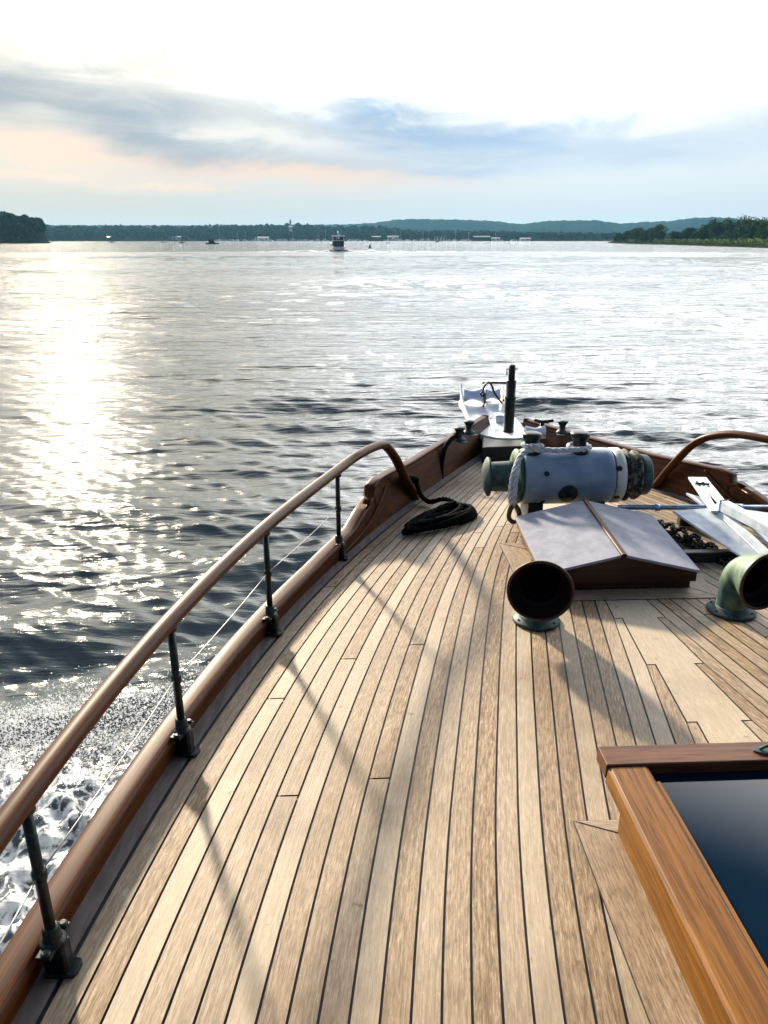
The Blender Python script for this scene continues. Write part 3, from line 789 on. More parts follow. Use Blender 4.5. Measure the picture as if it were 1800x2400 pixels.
# ------------------------------------------------------------------ cowl vents
def build_vent(x, y, face, label, rm=.128):
    t = thing('cowl_vent', label, 'vent', (x, y, DZ), 'bronze cowl vents beside the hatch')
    f = MB(); f.lathe([(.104, 0), (.106, .008), (.100, .016), (.080, .018), (.076, .03), (.072, .034)], Matrix.Translation((x, y, DZ + .001)), 40)
    for k in range(6):
        a = k * math.pi / 3 + .3
        f.lathe([(.006, 0), (.006, .004), (.003, .006)], Matrix.Translation((x + .09 * math.cos(a), y + .09 * math.sin(a), DZ + .017)), 8)
    f.build('base_flange', [VERDI], t)
    d = Vector((face[0], face[1], 0)).normalized(); up = Vector((0, 0, 1)); o = Vector((x, y, DZ))
    N = 26; rings = []
    for i in range(N + 1):
        q = i / N
        if q < .25: c = o + up * (.02 + .09 * q / .25); n = up; r = .068
        else:
            w = (q - .25) / .75; ang = min(w / .72, 1.) * R(89)
            c = o + up * (.105 + .118 * math.sin(ang)) + d * (.098 * (1 - math.cos(ang)) + .045 * max(0, (w - .72) / .28))
            n = up * math.cos(ang) + d * math.sin(ang); r = .068 + .024 * min(w / .72, 1.) + (rm - .092) * max(0, (w - .55) / .45) ** 1.1
        rings.append((c, n, r))
    side = d.cross(up)
    def shell(off, rr, flip, end_extra=True):
        V = []; F = []; M = 40; R_ = list(rr)
        if end_extra: R_ = R_ + [(R_[-1][0] + d * .02, d, R_[-1][2] + .006)]
        for c, n, r in R_:
            b = side.cross(n)
            for k in range(M):
                a = 2 * math.pi * k / M; V.append(c + (side * math.cos(a) + b * math.sin(a)) * (r - off))
        for i in range(len(R_) - 1):
            for k in range(M):
                k2 = (k + 1) % M; q = (i * M + k, i * M + k2, (i + 1) * M + k2, (i + 1) * M + k); F.append(q[::-1] if flip else q)
        return V, F
    b = MB(); b.add(*shell(0, rings, True), 0, True); b.build('cowl', [VENTB], t)
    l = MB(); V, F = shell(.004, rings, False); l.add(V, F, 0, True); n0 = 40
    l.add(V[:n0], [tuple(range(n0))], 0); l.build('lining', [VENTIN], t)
    c = rings[-1][0] + d * .02; r = rings[-1][2] + .005
    rim = MB(); rim.tube([c + (side * math.cos(a) + up * math.sin(a)) * r for a in [2 * math.pi * k / 48 for k in range(48)]], .0065, 10, loop=True)
    rim.build('rim', [VENTRIM], t)
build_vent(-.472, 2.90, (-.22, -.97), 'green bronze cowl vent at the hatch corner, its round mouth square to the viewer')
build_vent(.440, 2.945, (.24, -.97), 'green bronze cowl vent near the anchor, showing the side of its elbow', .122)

# ------------------------------------------------------------------ windlass
def build_windlass():
    cy, cz = 4.17, 1.872
    t = thing('anchor_windlass', 'grey-white horizontal windlass drum with green warping ends behind the hatch', 'windlass', (-.01, cy, DZ))
    AX = lambda x: Matrix.Translation((x, cy, cz)) @ Matrix.Rotation(R(90), 4, 'Y')
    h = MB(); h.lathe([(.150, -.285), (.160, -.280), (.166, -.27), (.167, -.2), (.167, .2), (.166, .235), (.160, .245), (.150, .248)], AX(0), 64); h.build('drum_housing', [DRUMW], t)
    b = MB(); b.lathe([(.155, .252), (.165, .256), (.166, .30), (.150, .315), (.13, .318)], AX(0), 56); b.build('brake_band', [RUSTW], t)
    w = MB(); w.lathe([(.12, .318), (.150, .33), (.158, .345), (.135, .36), (.132, .385), (.150, .40), (.146, .412), (.10, .415)], AX(0), 40)
    w.build('chain_wheel', [OLDROPE], t)
    e = MB(); e.lathe([(.10, .415), (.126, .42), (.130, .43), (.124, .445), (.120, .475), (.112, .485), (.0, .488)], AX(0), 48); e.build('warping_end', [VERDI], t)
    e = MB(); e.lathe([(.0, -.512), (.035, -.512), (.075, -.502), (.108, -.486), (.118, -.478), (.116, -.470), (.085, -.462), (.088, -.44), (.092, -.36), (.095, -.322), (.0, -.32)], AX(0), 48); e.build('warping_end', [VERDI], t)
    f = MB(); f.lathe([(.11, -.322), (.155, -.318), (.164, -.308), (.163, -.298), (.150, -.288), (.11, -.287)], AX(0), 56); f.build('end_flange', [VENTB], t)
    # dark hub cap and bolt holes on the after face
    def onface(x, dz):
        a = math.asin(dz / .167); return Vector((x, cy - .167 * math.cos(a), cz + dz)), Vector((0, -math.cos(a), math.sin(a)))
    p, n = onface(-.03, -.062); k = MB(); k.lathe([(.058, -.03), (.058, .004), (.052, .012), (.035, .014), (.032, .02), (.012, .026), (.0, .027)], align(n, p), 32); k.build('hub_cap', [BRONZE], t)
    for x, dz in ((-.165, .062), (-.165, -.122), (.262, .085), (.268, -.095)):
        p, n = onface(x, dz); k = MB(); k.lathe([(.016, -.012), (.016, .0015), (.012, .003), (.0, .001)], align(n, p), 16); k.build('bolt_hole', [BLACKP], t)
    # mooring bollards on top
    for x in (-.232, .052):
        k = MB(); k.lathe([(.062, -.012), (.060, .004), (.044, .012), (.040, .03), (.042, .06), (.054, .088), (.058, .10), (.056, .108), (.04, .114), (.0, .116)], Matrix.Translation((x, cy - .02, cz + .160)), 32); k.build('bollard', [BRONZE], t)
    # feet
    for x in (-.2, .17):
        k = MB(); k.prism([(-.07, -.15), (.07, -.15), (.07, .15), (-.07, .15)], DZ + .002, DZ + .022, Matrix.Translation((x, cy, 0)))
        k.prism([(-.045, -.10), (.045, -.10), (.045, .10), (-.045, .10)], DZ + .02, DZ + .17, Matrix.Translation((x, cy, 0))); k.build('foot', [BLACKP], t, bevel=.006)
    # rope turned round the bollards and hanging down the near end
    r = thing('mooring_rope', 'white laid rope draped over the windlass drum, its eye hanging at the end', 'rope', (-.345, cy, DZ))
    zt = cz + .186; mb = MB(); pts = []
    for a in range(200, -100, -30): pts.append((.052 + .058 * math.cos(R(a)) , cy - .02 + .058 * math.sin(R(a)), zt - .002))
    pts += [(-.03, cy - .088, zt - .004), (-.12, cy - .092, zt - .004), (-.20, cy - .082, zt), (-.265, cy - .09, zt - .002), (-.318, cy - .115, cz + .150), (-.343, cy - .155, cz + .085), (-.350, cy - .178, cz), (-.352, cy - .176, cz - .08), (-.35, cy - .165, cz - .125)]
    rope(mb, smooth_path(pts, 8), .0165)
    rope(mb, smooth_path([(-.265, cy - .10, zt + .02), (-.29, cy - .06, zt + .024), (-.25, cy + .03, zt + .006), (-.2, cy + .04, zt), (-.175, cy - .02, zt), (-.2, cy - .085, zt + .022), (-.262, cy - .095, zt + .024)], 8), .015)
    rope(mb, smooth_path([(-.335, cy - .13, cz + .13), (-.366, cy - .165, cz + .05), (-.376, cy - .178, cz - .04), (-.362, cy - .168, cz - .12)], 8), .014)
    ro = mb.build('laid_rope', [ROPEW], r)
    e = MB(); e.tube(smooth_path([(-.35, cy - .165, cz - .118), (-.318, cy - .17, cz - .155), (-.318, cy - .175, cz - .20), (-.345, cy - .178, cz - .222), (-.372, cy - .175, cz - .20), (-.37, cy - .17, cz - .155)], 6, True), .014, 8, loop=True); e.build('eye', [LEATHER], r)
build_windlass()

# ------------------------------------------------------------------ stem head: platform, rollers, post, bitts
def build_bow():
    t = thing('bow_roller_platform', 'white curved anchor platform with rollers projecting over the stem', 'anchor platform', (-.08, 5.8, DZ))
    def zp(y): return DZ + .135 + max(0, y - 5.85) * .13
    out = [(-.25, 5.72), (-.16, 5.62), (-.04, 5.585), (.06, 5.60), (.14, 5.66), (.165, 5.76), (.14, 5.95), (.11, 6.2), (.095, 6.45), (.085, 6.62), (-.28, 6.62), (-.295, 6.4), (-.29, 6.1), (-.275, 5.85)]
    sm = [(p.x, p.y) for p in smooth_path([(a, b, 0) for a, b in out], 4, True)]
    V = [(x, y, zp(y) - .05) for x, y in sm] + [(x, y, zp(y)) for x, y in sm]; n = len(sm)
    p = MB(); p.add(V, [tuple(range(n - 1, -1, -1)), tuple(range(n, 2 * n))] + [(i, (i + 1) % n, n + (i + 1) % n, n + i) for i in range(n)])
    p.build('plate', [WHITEP], t, bevel=.006)
    for pts in ([(-.288, 5.9, .01), (-.298, 6.2, .035), (-.298, 6.45, .075), (-.285, 6.62, .14)], [(-.10, 6.1, .01), (-.10, 6.3, .04), (-.10, 6.62, .12)], [(.02, 5.95, .02), (.06, 6.2, .05), (.09, 6.62, .13)]):
        c = MB(); P = smooth_path([(x, y, zp(y)) for x, y, h in pts], 6); H = smooth_path([(0, 0, h) for x, y, h in pts], 6); V = []; F = []
        for a, h in zip(P, H):
            for dx in (-.008, .008): V += [(a.x + dx, a.y, a.z - .01), (a.x + dx, a.y, a.z + h.z)]
        for i in range(len(P) - 1):
            o = 4 * i; F += [(o, o + 4, o + 5, o + 1), (o + 2, o + 3, o + 7, o + 6), (o + 1, o + 5, o + 7, o + 3), (o, o + 2, o + 6, o + 4)]
        L = 4 * (len(P) - 1); F += [(0, 1, 3, 2), (L, L + 2, L + 3, L + 1)]
        c.add(V, F); c.build('cheek', [WHITEP], t, bevel=.002)
    def roller(x0, x1, y, z, r):
        k = MB(); L = x1 - x0; k.lathe([(r, 0), (r, .012), (r * .72, L * .35), (r * .68, L * .5), (r * .72, L * .65), (r, L - .012), (r, L)], Matrix.Translation((x0, y, z)) @ Matrix.Rotation(R(90), 4, 'Y'), 28); k.build('roller', [ROLLER], t)
    roller(-.285, -.115, 6.5, zp(6.5) + .075, .062); roller(-.085, .05, 6.55, zp(6.5) + .07, .055)
    # bail, pin and shackles
    s = MB(); s.tube([(-.12, 6.50, zp(6.5) + .185), (.10, 6.45, zp(6.5) + .19)], .010, 8); s.tube(smooth_path([(-.10, 6.45, zp(6.5) + .02), (-.115, 6.45, zp(6.5) + .12), (-.09, 6.46, zp(6.5) + .18), (-.05, 6.46, zp(6.5) + .185), (-.01, 6.45, zp(6.5) + .10), (.05, 6.4, zp(6.5) + .02)], 6), .009, 8)
    s.tube([(-.16, 6.3, zp(6.3) + .08), (-.06, 6.3, zp(6.3) + .08)], .006, 8); s.build('bail', [BRONZE], t)
    s = MB(); s.tube(smooth_path([(-.13, 6.33, zp(6.3) + .16), (-.155, 6.33, zp(6.3) + .15), (-.145, 6.33, zp(6.3) + .125), (-.12, 6.33, zp(6.3) + .15), (-.118, 6.33, zp(6.3) + .08), (-.13, 6.33, zp(6.3) + .03)], 5), .008, 8); s.build('shackle', [BLACKP], t)
    s = MB(); s.box((-.045, 6.05, zp(6.0) + .035), (.07, .12, .07)); s.build('chain_stopper', [GALV], t, bevel=.01)
    s = MB(); s.tube([(.05, 6.4, zp(6.4) + .06), (.14, 6.4, zp(6.4) + .06)], .012, 10); s.lathe([(.02, 0), (.02, .02), (.0, .022)], Matrix.Translation((.13, 6.4, zp(6.4) + .06)) @ Matrix.Rotation(R(90), 4, 'Y'), 12); s.build('axle_pin', [BLACKP], t)

    x, y = -.015, 5.78; z = zp(y) + .001
    p = thing('bow_post', 'dark stepped metal post standing upright on the white bow platform', 'post', (x, y, z))
    b = MB(); b.lathe([(.045, 0), (.046, .01), (.041, .014), (.041, .265), (.044, .27), (.044, .29), (.038, .295), (.038, .415), (.036, .42), (.0, .421)], Matrix.Translation((x, y, z)), 28); b.build('socket', [BRONZE], p)
    b = MB(); b.lathe([(.026, .40), (.026, .535), (.020, .54), (.0, .541)], Matrix.Translation((x, y, z)), 24); b.build('spigot', [BLACKP], p)
    b = MB(); b.tube([(x - .045, y, z + .507), (x + .045, y, z + .507)], .005, 8); b.tube(smooth_path([(x - .04, y - .003, z + .505), (x - .046, y - .006, z + .48), (x - .038, y - .004, z + .46), (x - .034, y - .003, z + .49)], 4), .0025, 6); b.build('cross_pin', [BRONZE], p)

    def mushroom(x, y, z, label, hor, s=1.0):
        q = thing('mooring_bitt', label, 'bitt', (x, y, z), 'small bronze bitts on the bow caps')
        k = MB(); k.lathe([(.050 * s, 0), (.050 * s, .010 * s), (.034 * s, .020 * s), (.024 * s, .03 * s), (.023 * s, .055 * s), (.036 * s, .078 * s), (.042 * s, .085 * s), (.040 * s, .094 * s), (.0, .098 * s)], Matrix.Translation((x, y, z)), 24); k.build('bitt_head', [VERDI], q)
        k = MB(); dx, dy = hor; M = Matrix.Translation((x, y, z - .006)) @ Matrix.Rotation(math.atan2(dy, dx), 4, 'Z')
        k.prism([(-.075 * s, -.03), (.075 * s, -.03), (.085 * s, 0), (.075 * s, .03), (-.075 * s, .03), (-.085 * s, 0)], 0, .008, M); k.build('base_plate', [VERDI], q, bevel=.002)
    mushroom(-.500, 5.20, 1.826, 'green bronze bitt nearest the viewer on the bulwark beside the black mooring line', (.45, -.9))
    mushroom(-.400, 5.40, 1.826, 'green bronze bitt on the bulwark cap close against the white bow platform', (.45, -.9))
    mushroom(.335, 5.48, 1.80, 'green bronze bitt standing clear between the two windlass bollards in view', (-.45, -.9))
    q = thing('mooring_cleat', 'dark bronze horned cleat beside the starboard roller of the bow', 'cleat', (.215, 5.62, 1.80))
    k = MB(); k.lathe([(.035, 0), (.03, .012), (.018, .02), (.017, .05)], Matrix.Translation((.215, 5.62, 1.80)), 16)
    k.tube(smooth_path([(.15, 5.63, 1.87), (.18, 5.625, 1.86), (.215, 5.62, 1.856), (.26, 5.615, 1.86), (.30, 5.61, 1.868)], 5), [.008] + [.013] * 19 + [.008], 10); k.build('horn', [BRONZE], q)
    q = thing('fairlead_roller', 'short white spool fairlead lying beside the dark bow cleat', 'fairlead', (.12, 5.66, 1.76))
    k = MB(); k.lathe([(.042, 0), (.042, .01), (.028, .05), (.026, .075), (.028, .10), (.042, .14), (.042, .15)], Matrix.Translation((.075, 5.58, 1.79)) @ Matrix.Rotation(R(90), 4, 'Y'), 24); k.build('spool', [ROLLER], q)
    k = MB(); k.box((.15, 5.585, 1.742), (.17, .06, .012)); k.box((.069, 5.585, 1.77), (.008, .05, .06)); k.box((.231, 5.585, 1.77), (.008, .05, .06)); k.build('bracket', [GALV], q, bevel=.002)
    # mooring line led out over the port cap
    q = MB(); q.tube(smooth_path([(-.47, 5.24, 1.872), (-.53, 5.19, 1.868), (-.54, 5.16, 1.862), (-.575, 5.12, 1.85), (-.62, 5.07, 1.80), (-.645, 5.02, 1.70), (-.65, 4.98, 1.56)], 6), .017, 10)
    o = q.build('mooring_line', [ROPEK], None, origin=(-.55, 5.1, 1.85)); tag(o, 'black line led out over the bulwark cap at the nearer bronze bitt', 'line')
build_bow()

# ------------------------------------------------------------------ black rope coil
def build_coil():
    t = thing('mooring_line', 'black rope coiled in long loops on the deck, its end led to the arched rail', 'rope', (-.76, 4.11, DZ))
    c = Vector((-.765, 4.115, 0)); d = Vector((.73, .685, 0)).normalized(); e = Vector((-d.y, d.x, 0)); mb = MB(); r = random.Random(4)
    rad = .0155; pts = []
    for lay in range(5):
        A = .295 - .018 * lay + r.uniform(-.03, .02); B = .088 - .009 * lay + r.uniform(-.016, .012); off = d * r.uniform(-.035, .035) + e * r.uniform(-.02, .02)
        tw = r.uniform(-.16, .16); d2 = d * math.cos(tw) + e * math.sin(tw); e2 = e * math.cos(tw) - d * math.sin(tw)
        for k in range(16):
            a = 2 * math.pi * k / 16; ww = B * math.sin(a) * (1 + .25 * math.cos(a))
            z = DZ + rad + .003 + lay * .0085 + .006 * math.sin(a * 2 + lay * 1.7)
            pts.append(c + off + d2 * (A * math.cos(a)) + e2 * ww + Vector((0, 0, z)))
    # running end goes to the foot of the arch
    pts += [Vector((-.70, 4.36, DZ + .07)), Vector((-.79, 4.42, DZ + .03)), Vector((-.84, 4.49, DZ + .05)), Vector((-.868, 4.53, DZ + .12)), Vector((-.90, 4.46, DZ + .16)), Vector((-.94, 4.47, DZ + .15)), Vector((-.915, 4.53, DZ + .13)), Vector((-.87, 4.48, DZ + .16)), Vector((-.93, 4.41, DZ + .2)), Vector((-.97, 4.43, DZ + .19)), Vector((-.94, 4.47, DZ + .17))]
    rope(mb, smooth_path(pts, 5), rad, pitch=.07, n=6); mb.build('coil', [ROPEK], t)
build_coil()

# ------------------------------------------------------------------ stowed anchor and chain
def build_anchor():
    t = thing('anchor', 'white flat-fluked anchor lying along the starboard deck on its steel rod', 'anchor', (.75, 3.8, DZ))
    # stock rod through the crown
    s = MB(); s.tube([(.24, 3.925, 1.755), (1.30, 3.875, 1.755)], .0145, 14); s.tube([(.445, 3.915, 1.755), (.475, 3.914, 1.755)], .021, 14); s.tube([(.9, 3.893, 1.755), (.95, 3.891, 1.755)], .021, 14)
    s.build('stock', [STEELB], t)
    # perforated crown plate, tilted, with a keyhole slot
    a, b, c_, d_ = Vector((.805, 4.30, 1.80)), Vector((.915, 4.29, 1.80)), Vector((.840, 3.775, 1.765)), Vector((.715, 3.79, 1.765))
    def pl(u, v, h=0):
        p = a.lerp(b, u).lerp(d_.lerp(c_, u), v); return p + Vector((0, -.02, 1)).normalized() * h
    outer = [(0, 0), (1, 0), (1, 1), (.62, 1), (.60, .72), (.55, .56), (.5, .50), (.45, .56), (.40, .72), (.38, 1), (0, 1)]
    k = MB(); V = [pl(u, v, h) for h in (0, .012) for u, v in outer]; n = len(outer)
    k.add(V, [tuple(range(n)), tuple(range(2 * n - 1, n - 1, -1))] + [(n + i, n + (i + 1) % n, (i + 1) % n, i) for i in range(n)])
    k.build('crown_plate', [GALV], t, bevel=.002)
    k = MB()
    for u, v in ((.3, .15), (.6, .17), (.5, .27), (.28, .28), (.72, .30)):
        k.lathe([(.009, -.002), (.009, .0022), (.0, .0022)], align((0, 0, 1), pl(u, v, .012)), 10)
    k.tube([pl(.12, .22, .016), pl(.85, .24, .016)], .005, 8); k.build('bolt', [BRONZE], t)
    # flukes: two long folded blades
    def blade(name, P, th=.014):
        k = MB(); n = len(P); V = [Vector(p) for p in P] + [Vector(p) - Vector((0, 0, th)) for p in P]
        k.add(V, [tuple(range(n)), tuple(range(2 * n - 1, n - 1, -1))] + [(n + i, n + (i + 1) % n, (i + 1) % n, i) for i in range(n)][::1]); k.build(name, [ANCHW], t, bevel=.003)
    blade('fluke', [(.53, 3.86, 1.755), (.74, 3.85, 1.77), (.80, 3.28, 1.665), (.755, 3.22, 1.655)])
    blade('fluke', [(.745, 3.86, 1.772), (.785, 3.86, 1.80), (.845, 3.33, 1.70), (.805, 3.27, 1.668)])
    blade('fluke', [(.86, 3.84, 1.775), (1.06, 3.80, 1.755), (.96, 3.20, 1.655), (.90, 3.22, 1.665)])
    blade('palm', [(.70, 4.08, 1.785), (.80, 4.10, 1.75), (.84, 3.82, 1.735), (.745, 3.82, 1.755)])
    # shank, a tapered bar
    k = MB(); P = [(.79, 3.80, 1.80), (.82, 3.5, 1.81), (.86, 3.2, 1.80), (.93, 2.75, 1.77)]
    k.sweep(smooth_path(P, 5), [(-.022, -.03), (.022, -.03), (.022, .03), (-.022, .03)], smooth=False, scales=[(1.1 - .03 * i, 1.05 - .03 * i) for i in range(16)]); k.build('shank', [ANCHW], t, bevel=.004)
    k = MB(); k.box((.70, 3.50, DZ + .03), (.5, .05, .06)); k.build('chock', [BLACKP], t, bevel=.006)
    k = MB(); k.box((.80, 4.02, DZ + .06), (.30, .05, .12)); k.build('chock', [BLACKP], t, bevel=.006)
    # rusty-black chain heaped under the near fluke
    c = thing('anchor_chain', 'black chain heaped on the deck between hatch and anchor', 'chain', (.55, 3.7, DZ)); mb = MB(); r = random.Random(9)
    P = resample(smooth_path([(.455, 4.02, DZ + .02), (.47, 3.95, DZ + .03), (.52, 3.98, DZ + .045), (.50, 3.88, DZ + .05), (.56, 3.92, DZ + .05), (.53, 3.80, DZ + .055), (.60, 3.84, DZ + .05), (.56, 3.70, DZ + .05), (.63, 3.74, DZ + .05), (.60, 3.60, DZ + .045), (.67, 3.63, DZ + .04), (.64, 3.48, DZ + .035), (.71, 3.50, DZ + .03), (.69, 3.36, DZ + .02), (.74, 3.30, DZ + .02), (.5, 3.94, DZ + .018), (.56, 3.72, DZ + .018), (.62, 3.50, DZ + .016), (.70, 3.28, DZ + .016)], 8), .030)
    for i in range(len(P) - 1):
        tdir = (P[i + 1] - P[i]).normalized(); u = tdir.orthogonal().normalized(); u = Matrix.Rotation(i * 1.57 + r.uniform(-.4, .4), 3, tdir) @ u; mid = (P[i] + P[i + 1]) / 2
        mb.tube([mid + tdir * .022 * math.cos(a) + u * .0135 * math.sin(a) for a in [2 * math.pi * q / 10 for q in range(10)]], .0058, 6, loop=True)
    mb.build('links', [BLACKP], c)
build_anchor()

# ------------------------------------------------------------------ spray
def build_spray():
    n = 34000; g = np.random.default_rng(3)
    s = g.uniform(0, 1, n) ** .8                       # 0 at the hull's shoulder, 1 far out
    x = -2.15 - s * 2.9 + g.normal(0, .12, n)
    y = 4.66 - .35 * s - np.abs(g.normal(0, .45, n)) + g.normal(0, .10, n)
    up = np.abs(g.normal(0, .14, n)) + .02
    z = up * (1 - .35 * s)
    rad = np.exp(g.normal(np.log(.0034), .5, n))
    cl = np.sin(x * 5.1 + 2 * np.sin(y * 3.7)) * np.sin(y * 6.3 + x * 2.2); z = z * (.75 + .5 * cl) + .05
    V = np.array([(1, 0, 0), (-1, 0, 0), (0, 1, 0), (0, -1, 0), (0, 0, 1), (0, 0, -1)], float)
    F = np.array([(0, 2, 4), (2, 1, 4), (1, 3, 4), (3, 0, 4), (2, 0, 5), (1, 2, 5), (3, 1, 5), (0, 3, 5)])
    P = (np.stack([x, y, z], 1)[:, None, :] + V[None] * rad[:, None, None]).reshape(-1, 3)
    Q = (F[None] + 6 * np.arange(n)[:, None, None]).reshape(-1, 3)
    me = bpy.data.meshes.new('bow_spray'); me.from_pydata(P.tolist(), [], Q.tolist())
    me.materials.append(basic('spray_white', (.80, .82, .84), (.86, .87, .88), .3)); me.update()
    o = bpy.data.objects.new('bow_spray', me); COL.objects.link(o)
    tag(o, 'white spray thrown up from the bow wave beside the hull', 'spray', kind='stuff')
build_spray()

# ------------------------------------------------------------------ far shores
LEAF = basic('far_foliage', (.018, .040, .022), (.050, .085, .035), .8, scale=.05, spec=.0)
LEAFD = basic('dark_foliage', (.016, .030, .016), (.038, .060, .024), .8, scale=.12, spec=.0)
LEAFG = basic('bank_foliage', (.025, .055, .018), (.07, .12, .030), .8, scale=.2, spec=.03)
LEAFM = basic('bank_foliage_dark', (.022, .050, .018), (.055, .10, .028), .8, scale=.2, spec=.03)
BARK = basic('bark', (.05, .04, .03), (.09, .07, .05), .9, scale=3)
SOIL = basic('bank_soil', (.010, .014, .010), (.022, .028, .014), 1.0, scale=.3, spec=0.)
GRASS = basic('marsh_grass', (.085, .15, .030), (.19, .25, .065), .85, scale=.25, stretch=(1, 1, 4), spec=.2)
HILLF = basic('hill_forest', (.008, .026, .020), (.018, .042, .028), .9, scale=.02, bump=6., bscale=.06, spec=0.)
BWHITE = basic('boat_white', (.72, .74, .76), (.80, .81, .82), .4)
BDARK = basic('boat_dark', (.01, .014, .02), (.03, .035, .04), .35)
BBLUE = basic('boat_window_blue', (.03, .14, .24), (.06, .22, .34), .25)
ROOFW = basic('pale_roof', (.26, .29, .32), (.36, .38, .40), .8, spec=.1)
def leaf_quads(cent, rad, per, size, g, squash=.8):
    """leaf clumps through the volume of many blobs -> vertices, faces"""
    C = np.repeat(np.asarray(cent, float), per, 0); Rr = np.repeat(np.asarray(rad, float), per); n = len(C)
    d = g.normal(size=(n, 3)); d /= np.linalg.norm(d, axis=1)[:, None]
    p = C + d * (Rr * g.uniform(.55, 1.05, n))[:, None] * np.array([1, 1, squash])
    a = g.normal(size=(n, 3)); a /= np.linalg.norm(a, axis=1)[:, None]
    b = np.cross(a, g.normal(size=(n, 3))); b /= np.linalg.norm(b, axis=1)[:, None]
    s = (size * g.uniform(.6, 1.4, n))[:, None]
    V = np.stack([p - a * s, p + b * s * .7, p + a * s, p - b * s * .7], 1).reshape(-1, 3)
    F = np.arange(4 * n).reshape(-1, 4)
    return V, F
def np_mesh(name, V, F, mat, parent=None, origin=(0, 0, 0)):
    me = bpy.data.meshes.new(name); me.from_pydata((np.asarray(V) - np.asarray(origin)).tolist(), [], np.asarray(F).tolist()); me.materials.append(mat); me.update()
    o = bpy.data.objects.new(name, me); COL.objects.link(o)
    if parent is None: o.location = origin
    else: o.parent = parent
    return o
def pol(az, D): return (-1.284 + D * math.sin(R(az)), D * math.cos(R(az)))
SHORE = ([-40, -30, -20.39, -18.01, -14.42, -12.15, -11.57, -9.52, -8.34, -6.55, -5.35, -3.83, -2.92, -1.09, .14, 1.06, 2.6, 3.37, 5.38, 8.75, 11.79, 14.77, 17.7, 20.55, 30, 42],
         [26, 28, 27.5, 26.8, 28.5, 28.2, 27., 29.7, 30.4, 30.5, 30.6, 33.2, 30.8, 28.3, 28.4, 29., 27.1, 23.4, 20.2, 18.9, 16.9, 15.5, 14.2, 12.2, 12, 12])
HILL = ([-45, -10, 0, 1.98, 3.37, 4.75, 8.27, 10.55, 12.21, 12.81, 13.84, 14.72, 17.63, 18.5, 19.36, 20.75, 22.39, 23.72, 25.03, 26.08, 26.87, 28.4, 34, 48],
        [45, 50, 55, 60.6, 71.1, 74.1, 70.8, 66., 55.4, 56.8, 64., 66.7, 67.4, 59.9, 55.3, 60.6, 62.9, 72.2, 74.3, 72.4, 66.5, 60.3, 66, 50])
def terrain(name, mat, azs, rows, kind='structure'):
    """rows: list of (distance, height function of azimuth)"""
    mb = MB(); V = []; F = []; m = len(rows)
    for a in azs:
        for D, hf in rows: x, y = pol(a, D); V.append((x, y, hf(a)))
    for i in range(len(azs) - 1):
        for j in range(m - 1): F.append((i * m + j, i * m + m + j, i * m + m + j + 1, i * m + j + 1))
    mb.add(V, F, 0, True); o = mb.build(name, [mat]); tag(o, kind=kind); return o
